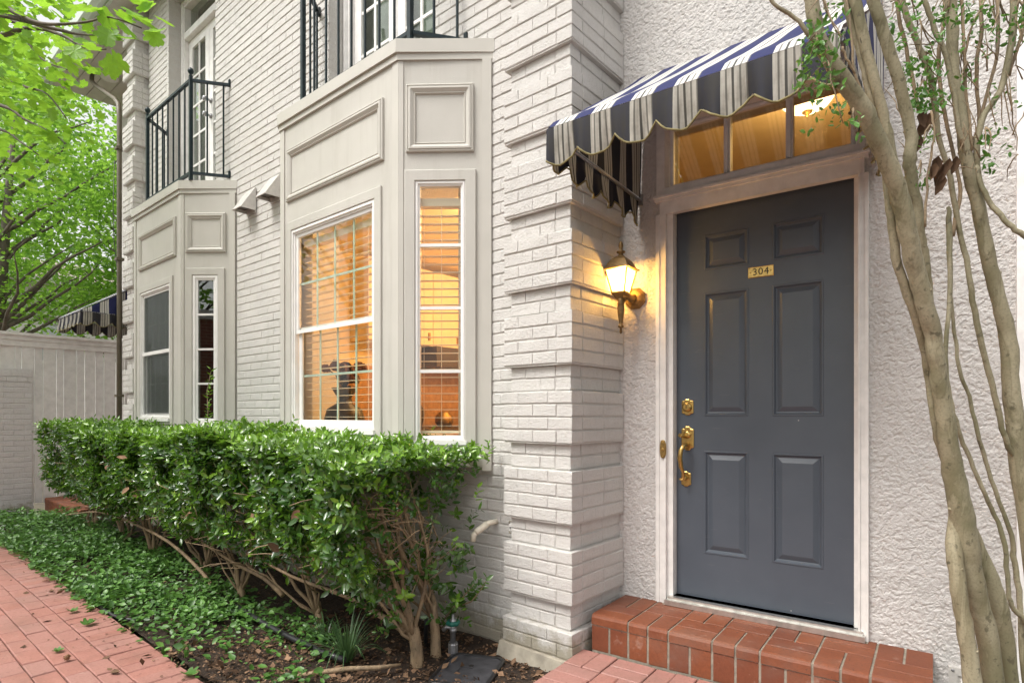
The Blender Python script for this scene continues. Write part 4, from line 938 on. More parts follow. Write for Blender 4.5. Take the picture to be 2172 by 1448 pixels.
# ------------------------------------------------------------ small fittings on the brick wall and in the bed
u, z = WALL.px(1053, 1106, .0); pv = thing('drain_pipe', (u, 0, z), 'cream plastic drain elbow sticking out of the brick wall', 'pipe')
MB().tube([(u, .01, z), (u, -.045, z + .002), (u - .012, -.07, z - .004)], .0155, 12).build('stub', 'pvc', pv)
MB().tube([(u - .008, -.064, z - .002), (u - .05, -.105, z - .045), (u - .056, -.11, z - .05)], [.019, .0185, .0185], 12).build('bend', 'pvc', pv); MB().tube([(u - .05, -.104, z - .043), (u - .064, -.118, z - .065), (u - .068, -.122, z - .10)], .0155, 12).build('spout', 'pvc', pv)
u, z = WALL.px(1087, 1117, .0); jb = thing('wall_socket', (u, 0, z), 'small white connector in a dark notch by the banded pier', 'socket')
MB().rings(WALL, (u - .022, u + .022, z - .036, z + .034), [(0, .002), (0, .006), (.004, .006), (.005, -.004)]).build('notch', 'concrete', jb); MB().fbox(WALL, u - .013, u + .013, .0, .016, z - .02, z + .018).build('connector', 'white_vinyl', jb); MB().lathe(WALL(u, .016, z), [(.005, 0), (.004, .008)], 10, axis=(0, -1, 0)).build('screw', 'galvanised', jb)
G = gnd(961, 1386, -.10); sp = thing('garden_tap', G, 'galvanised garden tap with teal wheel handle beside the bush', 'tap'); x, y, z = G
MB().lathe(G + np.array([0, 0, -.02]), [(.028, 0), (.028, .075), (.024, .08), (.024, .085)], 8, False).build('collar', 'galvanised', sp); MB().lathe(G + np.array([0, 0, .06]), [(.015, 0), (.015, .06), (.019, .062), (.019, .078), (.013, .08), (.013, .10), (.018, .102), (.018, .125), (.008, .13), (.008, .155)], 12).build('riser', 'galvanised', sp)
MB().tube([G + np.array([0, 0, .145]), G + np.array([-.03, -.02, .145]), G + np.array([-.045, -.03, .125])], [.012, .011, .013], 10).build('spout', 'galvanised', sp)
hw = MB()
for k in range(24):
    pass
V = []; k = 24
for (rr, h) in ((.012, .205), (.03, .212), (.036, .205), (.036, .192), (.03, .186), (.012, .192)): V += [G + np.array([(rr * (1 + (.10 * math.cos(i * math.pi * 2 / 4) if rr > .02 else 0))) * math.cos(2 * math.pi * i / k), (rr * (1 + (.10 * math.cos(i * math.pi / 2) if rr > .02 else 0))) * math.sin(2 * math.pi * i / k), h - .03]) for i in range(k)]
hw.add(V, [(a * k + i, a * k + (i + 1) % k, ((a + 1) % 6) * k + (i + 1) % k, ((a + 1) % 6) * k + i) for a in range(6) for i in range(k)], True); hw.tube([G + np.array([0, 0, .15]), G + np.array([0, 0, .178])], .013, 10); hw.build('wheel_handle', 'teal_handle', sp)
# meter box lid
ml = [gnd(a, b_, -.085) for (a, b_) in ((905, 1440), (968, 1373), (1066, 1398), (1030, 1462))]; cM = sum(ml) / 4; e1 = (ml[1] - ml[0]); e1 /= np.linalg.norm(e1); L1 = (np.linalg.norm(ml[1] - ml[0]) + np.linalg.norm(ml[2] - ml[3])) / 2; L2 = (np.linalg.norm(ml[2] - ml[1]) + np.linalg.norm(ml[3] - ml[0])) / 2
LF = Frame((cM[0], cM[1], 0), e1, (e1[1], -e1[0], 0)); lid = thing('meter_box', (cM[0], cM[1], -.12), 'dark plastic meter box lid set in the soil near the pier', 'meter box')
print('lid', L1, L2)
def rrect(w, h, r_, z, k=5):
    P = []
    for (sx, sy, a0) in ((1, 1, 0), (-1, 1, 90), (-1, -1, 180), (1, -1, 270)):
        for i in range(k): a = R(a0 + 90 * i / (k - 1)); P.append(LF(sx * (w - r_) + r_ * math.cos(a), sy * (h - r_) + r_ * math.sin(a), z))
    return P
lw, lh = L1 / 2, L2 / 2; lo_ = [rrect(lw, lh, .05, -.15), rrect(lw, lh, .05, -.092), rrect(lw - .004, lh - .004, .046, -.088), rrect(lw - .018, lh - .018, .04, -.088), rrect(lw - .02, lh - .02, .038, -.098)]
k = len(lo_[0]); V = sum(lo_, []); MB().add(V, [(a * k + i, a * k + (i + 1) % k, (a + 1) * k + (i + 1) % k, (a + 1) * k + i) for a in range(4) for i in range(k)]).build('rim', 'black_plastic', lid)
V = rrect(lw - .021, lh - .021, .037, -.102) + rrect(lw - .021, lh - .021, .037, -.093); MB().add(V, [tuple(range(k, 2 * k)), tuple(range(k))[::-1]] + [(i, (i + 1) % k, (i + 1) % k + k, i + k) for i in range(k)]).build('lid', 'lid_plastic', lid)
MB().lathe(LF(.05, .0, -.0935), [(.013, 0), (.013, .002), (.009, .003)], 14).build('key_hole', 'black_ink', lid)
MB().fbox(LF, -.06, .02, -.045, -.041, -.0935, -.091).fbox(LF, .016, .02, -.041, .02, -.0935, -.091).build('lid_mark', 'black_plastic', lid)

# ------------------------------------------------------------ fence, garden wall, far entry steps
FEN = Frame((-7.9, 0, 0), (0, 1, 0), (1, 0, 0)); edges = [-60, -20, 30, 44, 72, 90, 118, 134, 161, 178, 201, 219, 244, 263, 285]
fen = thing('board_fence', (-7.9, -.2, 0), 'pale painted board fence under the distant awning', 'fence')
for i in range(len(edges) - 1):
    a = FEN.px(edges[i], 900)[0]; b_ = FEN.px(edges[i + 1], 900)[0]; o = (.016, .0, .010)[i % 3]
    MB().fbox(FEN, a + .005, b_ - .005, o - .012 * (i % 3 == 0), o + .018, .06 if b_ > -.7 else 1.6, 2.10).build('board', 'white_wood', fen)
a = FEN.px(-60, 700)[0]
MB().fbox(FEN, a, .43, -.02, .045, 2.055, 2.13).build('lower_rail', 'white_wood', fen); MB().fbox(FEN, a, .43, -.02, .058, 2.13, 2.19).build('upper_rail', 'white_wood', fen); MB().fbox(FEN, a, .43, -.05, .085, 2.19, 2.225).build('cap_board', 'white_wood', fen)
GW = Frame((-7.84, 0, 0), (0, 1, 0), (1, 0, 0)); ge = GW.px(68, 950)[0]
gwo = thing('garden_wall', (-7.9, ge - .5, 0), 'low white painted brick wall in front of the board fence', 'wall')
MB().fbox(GW, ge - 1.5, ge, -.09, -.006, -.15, 1.77).fbox(GW, ge - 1.5, ge + .012, -.09, .02, -.15, .06).build('mortar_core', 'paint_garden', gwo)
spec = []; k = 0
while .065 + k * CH < 1.74:
    z0 = .065 + k * CH
    if k >= 23: 
        for (a, b_) in row(ge - 1.5, ge, k, .10): spec.append((GW, a, b_, z0, z0 + CH - .009, .004, .07))
    else:
        for (a, b_) in row(ge - 1.5, ge, k): spec.append((GW, a, b_, z0, z0 + CH - .009, 0., .06))
    k += 1
lay(spec, 'paint_garden', gwo, 300)
STF = Frame((-7.86, .437, 0), (1, 0, 0), (0, -1, 0))
make_step(STF, (-7.1, 0, 0), 0, 1.55, 1.0, .12, 'broad lower red brick step at the distant entry behind the hedge', 'brick door steps'); make_step(STF, (-7.0, .2, 0), .25, 1.5, .55, .30, 'upper red brick step at the distant entry behind the hedge', 'brick door steps')
# downspout, soffit lamp, cable
ds = thing('downspout', (-6.33, -.17, 0), 'brown downspout running down beside the far brick pier', 'downspout')
MB().tube([(-7.95, -.02, 5.86), (-7.9, -.04, 5.74), (-7.65, -.06, 5.58), (-6.55, -.15, 4.98), (-6.38, -.165, 4.86), (-6.33, -.17, 4.70), (-6.33, -.17, 2.6), (-6.33, -.17, .1)], .028, 8).build('pipe', 'downspout', ds)
for z in (1.4, 3.0, 4.3): MB().box(-6.37, -6.29, -.21, -.13, z, z + .03).build('strap', 'downspout', ds)
so = thing('soffit_lamp', (-7.8, .14, 5.8), 'round lamp under the eaves of the far corner', 'lamp'); MB().lathe((-7.8, .14, 5.79), [(.03, 0), (.09, .01), (.11, .03), (.115, .072)], 18).build('shade', 'white_wood', so); MB().lathe((-7.8, .14, 5.855), [(.13, 0), (.13, .006)], 18).build('rim', 'soffit', so)
tag(MB().tube([at(243, 340, 7.4), at(240, 430, 7.3), at(241, 500, 7.25), at(247, 560, 7.2), at(256, 600, 7.15)], .004, 6).build('hanging_cable', 'black_plastic'), 'thin dark cable hanging beside the far pier', 'cable')
# pale house in the distance
nh = thing('distant_house', (-26, 3, 0), 'pale house far behind the fence and trees', 'house'); HF = Frame((-24, 0, 0), (0, 1, 0), (1, 0, 0))
MB().box(-32, -24, -6, 9, -.2, 5.9).build('wall', 'far_wall', nh); MB().add([(-32.5, -6.5, 5.9), (-23.5, -6.5, 5.9), (-23.5, 9.5, 5.9), (-32.5, 9.5, 5.9), (-28, -6.5, 7.4), (-28, 9.5, 7.4)], [(0, 1, 2, 3)[::-1], (1, 2, 5, 4), (3, 0, 4, 5), (0, 1, 4), (2, 3, 5)]).build('roof', 'far_roof', nh); MB().fbox(HF, -6.5, 9.5, .0, .5, 5.72, 5.898).build('eaves', 'far_wall', nh)
for (y0, y1) in ((-3.4, -2.2), (.2, 1.2), (2.55, 3.65), (5.6, 6.8)):
    w_ = MB().rings(HF, (y0, y1, 3.0, 4.45), [(0, .0), (0, .05), (.08, .05), (.09, .01)], fill=False).build('window_frame', 'white_vinyl', nh); MB().fbox(HF, y0 + .09, y1 - .09, .004, .012, 3.09, 4.36).build('pane', 'far_pane', nh); MB().fbox(HF, y0 - .1, y1 + .1, .0, .07, 4.47, 4.62).build('lintel', 'far_roof', nh)
# brick building across the path, seen only mirrored in the panes
t = NT('opposite_brick'); bt = t.n('TexBrick'); bt.inputs['Scale'].default_value = 1.0; bt.inputs['Brick Width'].default_value = .2; bt.inputs['Row Height'].default_value = .067; bt.inputs['Mortar Size'].default_value = .006
mp = t.n('Mapping'); mp.inputs['Rotation'].default_value = (R(90), 0, 0); gg = t.n('NewGeometry'); t.l(gg.outputs['Position'], mp.inputs[0]); t.l(mp.outputs[0], bt.inputs['Vector'])
bt.inputs['Color1'].default_value = (.30, .085, .05, 1); bt.inputs['Color2'].default_value = (.22, .06, .04, 1); bt.inputs['Mortar'].default_value = (.45, .40, .34, 1); t.l(bt.outputs[0], t.b.inputs['Base Color']); t.rough(.8)
ob_ = thing('opposite_building', (-4.5, -7.6, 0), 'red brick garden building across the path mirrored in the far bay', 'building'); MB().box(-9, -1.6, -8.1, -7.3, -.16, 3.1).build('wall', 'opposite_brick', ob_); MB().box(-9.1, -1.5, -8.2, -7.22, 3.1, 3.28).build('coping', 'white_wood', ob_)
# ------------------------------------------------------------ leaves
OV = np.array([(0, 0, 0), (.33, 0, -.035), (.70, 0, -.03), (1, 0, .03), (.30, .5, .06), (.68, .42, .05), (.30, -.5, .06), (.68, -.42, .05)], float)
OVF = np.array([(0, 1, 4), (1, 5, 4), (1, 2, 5), (2, 3, 5), (0, 6, 1), (1, 6, 7), (1, 7, 2), (2, 7, 3)])
RHO = np.array([(0, 0, 0), (.5, .5, .05), (1, 0, 0), (.5, -.5, .05)], float); RHF = np.array([(0, 2, 1), (0, 3, 2)])
h_ = [(.02, .10), (-.06, .34), (.06, .50), (.26, .42), (.36, .60), (.56, .62), (.60, .36), (.80, .42), (.98, .26), (.93, .10)]
LB = np.array([(.36, 0, -.04), (0, 0, 0)] + [(x, y, .05 * abs(y) * 2) for x, y in h_] + [(1.0, 0, 0)] + [(x, -y, .05 * abs(y) * 2) for x, y in h_[::-1]], float)
LBF = np.array([(0, i, i + 1) for i in range(1, len(LB) - 1)] + [(0, len(LB) - 1, 1)])
def unit(v): return v / (np.linalg.norm(v, axis=-1, keepdims=True) + 1e-9)
def leaf_arrays(P, D, N, S, Wd, T):
    """P positions, D pointing directions, N rough normals, S lengths, Wd width / length"""
    D = unit(D); B = unit(np.cross(N, D)); N2 = np.cross(D, B)
    return P[:, None] + S[:, None, None] * (T[None, :, :1] * D[:, None] + T[None, :, 1:2] * Wd * B[:, None] + T[None, :, 2:] * N2[:, None])
def leaf_obj(name, P, D, N, S, Wd, T, TF, var, mat, parent=None, **kw):
    V = leaf_arrays(P, D, N, S, Wd, T); n, k = len(P), len(T); F = (TF[None] + (np.arange(n) * k)[:, None, None]).reshape(-1, 3)
    me = bpy.data.meshes.new(name); me.vertices.add(n * k); me.vertices.foreach_set('co', V.reshape(-1).astype(np.float32)); me.loops.add(len(F) * 3); me.loops.foreach_set('vertex_index', F.reshape(-1).astype(np.int32))
    me.polygons.add(len(F)); me.polygons.foreach_set('loop_start', np.arange(len(F), dtype=np.int32) * 3); me.update(calc_edges=True)
    a = me.attributes.new('var', 'FLOAT', 'POINT'); a.data.foreach_set('value', np.repeat(np.clip(var, 0, 1), k).astype(np.float32)); me.update()
    return mkobj(name, me, mat, parent, **kw)
def rnd_dir(n): return unit(RNG.normal(size=(n, 3)))
def sprigs(C, A, nl, size, spread=.9):
    """whorls of nl leaves round axis A at centres C"""
    n = len(C); Ps = []; Ds = []; Ns = []; Ss = []
    A = unit(A); r = unit(np.cross(A, rnd_dir(n))); q = np.cross(A, r)
    for i in range(nl):
        a = i * 2.4 + RNG.uniform(-.4, .4, n); out = r * np.cos(a)[:, None] + q * np.sin(a)[:, None]; t_ = (i / nl)
        Ps.append(C + A * ((t_ - .5) * size * 1.5)[None, None].reshape(1, 1) if False else C + A * ((t_ - .5) * size * 1.6)); Ds.append(out * spread + A * (.25 + .5 * t_)); Ns.append(A + out * -.25 + RNG.normal(size=(n, 3)) * .18); Ss.append(size * RNG.uniform(.5, 1.22, n))
    return np.concatenate(Ps), np.concatenate(Ds), np.concatenate(Ns), np.concatenate(Ss)

def smooth(P_, k=4):
    P_ = np.array(P_, float); out = []
    for i in range(len(P_) - 1):
        p0, p1, p2, p3 = P_[max(i - 1, 0)], P_[i], P_[i + 1], P_[min(i + 2, len(P_) - 1)]
        for j in range(k):
            t_ = j / k; out.append(.5 * (2 * p1 + (p2 - p0) * t_ + (2 * p0 - 5 * p1 + 4 * p2 - p3) * t_ ** 2 + (3 * p1 - p0 - 3 * p2 + p3) * t_ ** 3))
    out.append(P_[-1]); return np.array(out)
# ------------------------------------------------------------ clipped hedge
hedge = thing('hedge', (-3.2, -.55, -.1), 'long clipped glossy green hedge below the bay windows', 'hedge')
def hedge_top(x): return 1.035 + .03 * np.sin(x * 2.1) + .02 * np.sin(x * 5.3 + 1) + .018 * np.sin(x * 11.7) + .02 * np.clip((-x - 3) / 3, 0, 1)
def front_y(x, z):
    t_ = np.clip((z - .22) / .32, 0, 1); return -.60 - .35 * t_ ** .6 + .05 * np.sin(x * 3.3) + .035 * np.sin(x * 8.7 + z * 5)
n = 9800
X = RNG.uniform(-6.0, -.50, n * 3); u_ = RNG.random(n * 3); ztop = hedge_top(X)
zlow = .31 - .03 * np.clip((X + 2.4) / 1.2, 0, 1) + .07 * np.sin(X * 4.7) + .05 * np.sin(X * 9.1 + 2)          # ragged skirt, lower at the near end
Z = np.where(u_ < .34, ztop - RNG.exponential(.05, n * 3) + RNG.exponential(.012, n * 3), zlow + RNG.random(n * 3) * (ztop - zlow))
inw = np.where(u_ < .34, RNG.random(n * 3), np.where(u_ < .85, RNG.exponential(.08, n * 3), RNG.random(n * 3)))
fy = front_y(X, Z); yb = -.06; Y = fy + np.clip(inw, 0, 1) * (yb - fy) - RNG.exponential(.012, n * 3)
endL = np.clip((X + 6.0) / .35, 0, 1); endR = np.clip((-.46 - X) / .22, 0, 1)
low = np.clip((Z - zlow) / .34, .0, 1); keep = RNG.random(n * 3) < (.10 + .90 * low) * (.35 + .65 * np.minimum(endL, endR))
keep &= Z > zlow + (1 - endL) * .3
clump = np.sin(X * 13 + Z * 9) * np.sin(Y * 17 + X * 5) * np.sin(Z * 15 + 2); keep &= (clump > -.17) | (Z > ztop - .08)
keep &= ~((Y > -.345) & (X > -5.35) & (X < -.98) & (np.abs(X + 3.2) > .75) & (Z > .9)) | (Y < -.40)
C = np.stack([X, Y, Z], 1)[keep][:n]
# loose growth round the trunk at the near end
m = 300; Cn = np.stack([RNG.uniform(-1.15, -.50, m), RNG.uniform(-.78, -.12, m), .08 + .40 * RNG.random(m) ** .7], 1); cl_ = np.sin(Cn[:, 0] * 19) * np.sin(Cn[:, 1] * 23 + 1) * np.sin(Cn[:, 2] * 21); Cn = Cn[(cl_ > .0) & (np.abs(Cn[:, 1] + .45) < .16 + .6 * Cn[:, 2])]
C = np.concatenate([C, Cn]); ztop = hedge_top(C[:, 0])
ou = np.stack([np.clip(C[:, 0] + .9, 0, .5) - np.clip(-5.6 - C[:, 0], 0, .5), -np.clip(-.5 - C[:, 1], 0, .5) * 1.6, np.clip(C[:, 2] - .75, -.1, .3) * 2.6], 1); A = ou + RNG.normal(size=C.shape) * .42 + np.array([0, -.1, .35])
P, D, N, S = sprigs(C, A, 6, .050)
top_new = np.clip((C[:, 2] - (ztop - .07)) / .07, 0, 1); fresh = (RNG.random(len(C)) < .11) * RNG.uniform(.45, .95, len(C)); v0 = np.maximum(fresh, top_new * RNG.uniform(.1, .9, len(C))) + RNG.random(len(C)) ** 2 * .28
var = np.tile(v0, 6) + RNG.uniform(-.08, .08, len(P))
leaf_obj('foliage', P, D, N, S, .44, OV, OVF, var, 'hedge_leaf', hedge, kind='stuff')
print('hedge leaves', len(P))
# stems
def curve(a, b_, bend, n=7, rs=random):
    a, b_ = np.array(a, float), np.array(b_, float); L = np.linalg.norm(b_ - a); o = np.array([rs.uniform(-1, 1), rs.uniform(-1, 1), rs.uniform(-.4, 1)]) * bend * L; P_ = []
    for i in range(n):
        t_ = i / (n - 1); P_.append(a + (b_ - a) * t_ + o * 4 * t_ * (1 - t_) * .5 + np.array([rs.gauss(0, 1), rs.gauss(0, 1), rs.gauss(0, 1)]) * .012 * L * (0 < i < n - 1))
    return P_
rs = random.Random(21)
bases = [(-.69, -.47), (-.70, -.33), (-1.55, -.50), (-2.35, -.60), (-3.1, -.52), (-3.9, -.60), (-4.7, -.58), (-5.4, -.66)]
for bi, (x, y) in enumerate(bases):
    z0 = soil_z(x, y) - .04; r0 = (.030, .024)[bi] if bi < 2 else .022
    mid = np.array([x - .01, y - .01, .06 if bi == 0 else (.14 if bi == 1 else .02)])
    MB().tube([(x, y, z0 - .02), (x + .002, y, z0 + .03), (np.array([x, y, z0]) + mid) / 2 + np.array([.005, .004, .01]), mid, mid + np.array([.004, .004, .03])], [r0 * 1.6, r0 * 1.25, r0 * 1.1, r0 * 1.02, r0 * .6], 10).build('trunk', 'hedge_bark', hedge)
    tw = MB()
    for k in range(8):
        lead = k < 3
        sx = rs.uniform(-.30, .10) if lead else (rs.uniform(-.95, .45) if bi >= 2 else rs.uniform(-.75, .14)); end = (x + sx, rs.uniform(-.88, -.18), rs.uniform(.7, .9) if lead else rs.uniform(.5, .8)); C_ = curve(mid - np.array([0, 0, .05]), end, .20, 10, rs); rr = r0 * (rs.uniform(.62, .78) if lead else rs.uniform(.30, .45)); tw.tube(C_, [rr * (1 - .7 * (i / 9) ** .8) for i in range(10)], 8)
        for j in range(8):
            a = C_[rs.randint(3, 9)]; e = a + np.array([rs.uniform(-.28, .22), rs.uniform(-.28, .16), rs.uniform(-.06, .22)]); tw.tube(curve(a, e, .25, 5, rs), [.004, .0036, .003, .0024, .0014], 5)
    tw.build('branches', 'hedge_bark', hedge, kind='stuff')
for (pts, w) in (([(862, 1340), (800, 1300), (745, 1268), (690, 1248), (620, 1222), (560, 1190)], 15), ([(872, 1335), (835, 1285), (805, 1255), (770, 1238), (720, 1222), (690, 1190)], 14), ([(470, 1275), (430, 1215), (360, 1150), (280, 1108), (210, 1085), (140, 1092)], 9), ([(600, 1262), (560, 1225), (500, 1195), (430, 1150), (370, 1115)], 11)):
    Pp = [onplane(px, py, (0, -.50 - .055 * i, 0), (0, 1, 0)) if pts[0][0] > 700 else onplane(px, py, (0, -.62 - .03 * i, 0), (0, 1, 0)) for i, (px, py) in enumerate(pts)]
    Pp = smooth(Pp, 3); d_ = [np.dot(p - CAMP, cF) for p in Pp]; MB().tube(Pp, [w * .5 / FPX * q * (1 - .75 * i / len(Pp)) for i, q in enumerate(d_)], 8).build('branch', 'hedge_bark', hedge)
tw = MB()
for i in range(260):
    a = np.array([rs.uniform(-5.7, -.6), rs.uniform(-.8, -.25), rs.uniform(.28, .62)]); tw.tube(curve(a, a + np.array([rs.uniform(-.4, .3), rs.uniform(-.2, .15), rs.uniform(-.05, .3)]), .3, 5, rs), [.004, .0038, .003, .0026, .0016], 5)
tw.build('twigs', 'hedge_bark', hedge, kind='stuff')
# a tall shoot above the top and the low side shoot by the wall
sh = MB(); Pp = [at(440, 905, 4.75), at(441, 870, 4.75), at(439, 830, 4.75), at(447, 788, 4.75)]; sh.tube(Pp, [.004, .0035, .003, .0015], 5)
Pq = [onplane(x, y, (0, -.22, 0), (0, 1, 0)) for (x, y) in ((925, 1335), (960, 1290), (985, 1262), (1005, 1238))]; sh.tube(Pq, [.006, .005, .004, .002], 5); Pr = [onplane(x, y, (0, -.20, 0), (0, 1, 0)) for (x, y) in ((960, 1290), (1000, 1275), (1020, 1250), (1030, 1232))]; sh.tube(Pr, [.005, .004, .003, .002], 5); sh.build('shoot', 'hedge_bark', hedge, kind='stuff')
cs_ = [Pp[0] + (Pp[-1] - Pp[0]) * t_ for t_ in np.linspace(.15, 1, 9)]; Pa, Da, Na, Sa = sprigs(np.array(cs_), np.tile([[.0, -.1, 1.]], (len(cs_), 1)), 4, .05)
cq = [Pq[0] + (Pq[-1] - Pq[0]) * t_ for t_ in np.linspace(.3, 1, 8)] + [Pr[0] + (Pr[-1] - Pr[0]) * t_ for t_ in np.linspace(.1, 1, 8)] + [Pq[0] + np.array([.05, -.02, .06]) * k for k in range(1, 4)]; Pb, Db, Nb, Sb = sprigs(np.array(cq), np.tile([[.5, -.1, .7]], (len(cq), 1)), 4, .052)
leaf_obj('foliage', np.concatenate([Pa, Pb]), np.concatenate([Da, Db]), np.concatenate([Na, Nb]), np.concatenate([Sa, Sb]), .42, OV, OVF, np.concatenate([RNG.uniform(.5, .95, len(Pa)), RNG.uniform(.05, .3, len(Pb))]), 'hedge_leaf', hedge, kind='stuff')
# a few withered leaves caught in the hedge
nb = 60; cb = np.stack([RNG.uniform(-4.5, -.7, nb), RNG.uniform(-.97, -.7, nb), RNG.uniform(.45, .95, nb)], 1); leaf_obj('withered_leaves', cb, rnd_dir(nb) + np.array([0, -.3, -.5]), rnd_dir(nb) + np.array([0, -1., .3]), RNG.uniform(.05, .10, nb), .5, OV, OVF, RNG.uniform(.4, 1, nb), 'litter', hedge, kind='stuff')

# ------------------------------------------------------------ ground cover, litter, grass tufts
n = 26000; X = RNG.uniform(-6.9, -.75, n); Y = RNG.uniform(-1.40, -.35, n)
den = np.clip((-X - .9) / 1.9, 0, 1) * np.clip((-.42 - Y) / .22, 0, 1); patch = .5 + .5 * np.sin(X * 4.1 + 1.2) * np.sin(Y * 6.3 + X); den = den * np.clip(.25 + patch * 1.1, 0, 1) + .34 * (patch > .72) * (X > -2.2) * (Y < -.62)
den *= np.where((X > -1.9) & (Y < -1.20), .25, 1.); k = RNG.random(n) < den; X, Y = X[k], Y[k]
mound = .05 + .10 * np.clip((-X - 2.2) / 2.5, 0, 1) * np.clip((Y + 1.42) / .28, .15, 1); Z = np.array([soil_z(a, b_) for a, b_ in zip(X, Y)]) + mound * (.35 + .75 * RNG.random(len(X))) + .01
P = np.stack([X, Y, Z], 1); D = rnd_dir(len(P)) * np.array([1, 1, .35]); N = np.array([0, -.15, 1.]) + RNG.normal(size=P.shape) * .42
leaf_obj('ground_cover', P, D, N, RNG.uniform(.02, .055, len(P)), .58, OV, OVF, RNG.random(len(P)) ** 1.3, 'cover_leaf', None, kind='stuff', label='low leafy ground cover between hedge and brick path', cat='ground cover')
print('cover', len(P))
n = 9000; X = RNG.uniform(-4.5, .02, n) ; X = np.where(RNG.random(n) < .7, RNG.uniform(-1.7, .02, n), X); Y = RNG.uniform(-1.36, -.03, n); ok = ~((X > -.46) & (Y > -.13)); X, Y = X[ok], Y[ok]
Z = np.array([soil_z(a, b_) for a, b_ in zip(X, Y)]) + RNG.uniform(.002, .016, len(X)); ne = 170; X = np.concatenate([X, RNG.uniform(-4.6, -.9, ne)]); Y = np.concatenate([Y, -1.37 - RNG.exponential(.16, ne)]); Z = np.concatenate([Z, np.full(ne, .006)]); P = np.stack([X, Y, Z], 1); big = RNG.random(len(P)) < .12
leaf_obj('leaf_litter', P, rnd_dir(len(P)) * np.array([1, 1, .3]), np.array([0, 0, 1.]) + RNG.normal(size=P.shape) * .35, np.where(big, RNG.uniform(.03, .06, len(P)), RNG.uniform(.008, .024, len(P))), .55, RHO, RHF, RNG.random(len(P)) ** 1.6, 'litter', None, kind='stuff', label='brown leaf litter and bark chips on the dark soil', cat='leaf litter')
def tuft(x, y, n, L, label):
    P = []; D = []; me_V = MB(); r_ = random.Random(int(abs(x) * 100)); z0 = soil_z(x, y) - .01
    for i in range(n):
        a = r_.uniform(0, 6.28); l = L * r_.uniform(.6, 1.1); lean = r_.uniform(.25, .95); e = np.array([math.cos(a), math.sin(a), 0]); s_ = np.array([-e[1], e[0], 0]) * .0045; pts = []
        for k in range(7): t_ = k / 6; pts.append(np.array([x, y, z0]) + e * (.015 + l * lean * t_ ** 1.2) + np.array([0, 0, l * (1.15 * t_ - lean * 1.0 * t_ ** 2.3)]))
        V = []
        for k, p in enumerate(pts): w = s_ * (1 - (k / 6) ** 3 * .9); V += [p - w, p + w]
        me_V.add(V, [(2 * k, 2 * k + 1, 2 * k + 3, 2 * k + 2) for k in range(6)], True)
    me = me_V.mesh('grass_tuft'); at_ = me.attributes.new('var', 'FLOAT', 'POINT'); at_.data.foreach_set('value', np.repeat(np.random.default_rng(3).random(n), 14).astype(np.float32)); return mkobj('grass_tuft', me, 'grass_leaf', None, label=label, cat='plant', group='grassy tufts in the bed')
for (px, py, n_, L, lab) in ((735, 1385, 80, .33, 'arching dark green grass tuft left of the thick hedge trunk'), (228, 1268, 40, .20, 'small grass tuft at the path edge in the ground cover'), (690, 1345, 34, .24, 'thin grass tuft beside the black irrigation pipe')):
    q = gnd(px, py, -.06); tuft(q[0], q[1], n_, L, lab)
# pipes and fallen bits
tag(MB().tube([gnd(x, y, .016) for (x, y) in ((-60, 1090), (0, 1085), (30, 1084), (60, 1088), (90, 1094), (130, 1100))], .012, 8).build('garden_hose', 'hose_violet'), 'violet-grey garden hose lying at the foot of the white garden wall', 'hose')
tag(MB().tube([gnd(x, y, .0) + np.array([0, .0, .006]) for (x, y) in ((139, 1216), (146, 1228), (163, 1247), (190, 1268), (215, 1290), (240, 1306), (262, 1314), (292, 1316))], .009, 8).build('drip_line', 'black_plastic'), 'thin black drip line curling along the brick path edge', 'hose')
tag(MB().tube([gnd(x, y, -.055) for (x, y) in ((500, 1285), (545, 1312), (590, 1338), (640, 1362), (690, 1385), (730, 1398))], .016, 8).build('irrigation_pipe', 'black_plastic'), 'black irrigation pipe lying in the soil by the grass tuft', 'pipe')
G2 = gnd(903, 1368, -.10); tag(MB().tube([G2, G2 + np.array([0, 0, .10]), G2 + np.array([.006, 0, .17])], .011, 8).build('pipe_stub', 'black_plastic'), 'upright black pipe stub between the two hedge trunks', 'pipe')
tag(MB().tube([gnd(x, y, -.07) for (x, y) in ((630, 1432), (690, 1424), (740, 1417), (800, 1415), (850, 1408))], [.010, .014, .013, .012, .006], 8).build('surface_root', 'hedge_bark'), 'brown root lying across the soil at the bottom of the bed', 'root')
labs = ['green fallen leaf on the path near the black drip line', 'crumpled green fallen leaf on the path level with the end of the drip line', 'small yellow-green fallen leaf left of the spiky seed ball', 'pale green fallen leaf by the soil at the bottom of the path', 'green fallen leaf at the edge of the ground cover']
for (px, py, s_, lb, rz) in ((147, 1297, .07, labs[0], .4), (177, 1328, .085, labs[1], 2.), (113, 1383, .055, labs[2], 1.), (392, 1430, .09, labs[3], .2), (86, 1199, .09, labs[4], .1)):
    q = gnd(px, py, .004); T = LB.copy(); T[:, 2] += .5 * (T[:, 0] - .4) ** 2 + .9 * T[:, 1] ** 2; d = np.array([[math.cos(rz), math.sin(rz), 0]]); o = leaf_obj('fallen_leaf', q[None] + np.array([[0, 0, .004]]), d, np.array([[.05, .1, 1.]]), np.array([s_ * .8]), .9, T, LBF, np.array([.35]), 'cover_leaf', None, label=lb, cat='leaf', group='fallen leaves on the path')
q = gnd(142, 1400, .004) + np.array([0, 0, .016]); sb_ = MB(); r_ = random.Random(2)
sb_.lathe(q - np.array([0, 0, .012]), [(.004, 0), (.010, .004), (.012, .012), (.010, .020), (.004, .024)], 10)
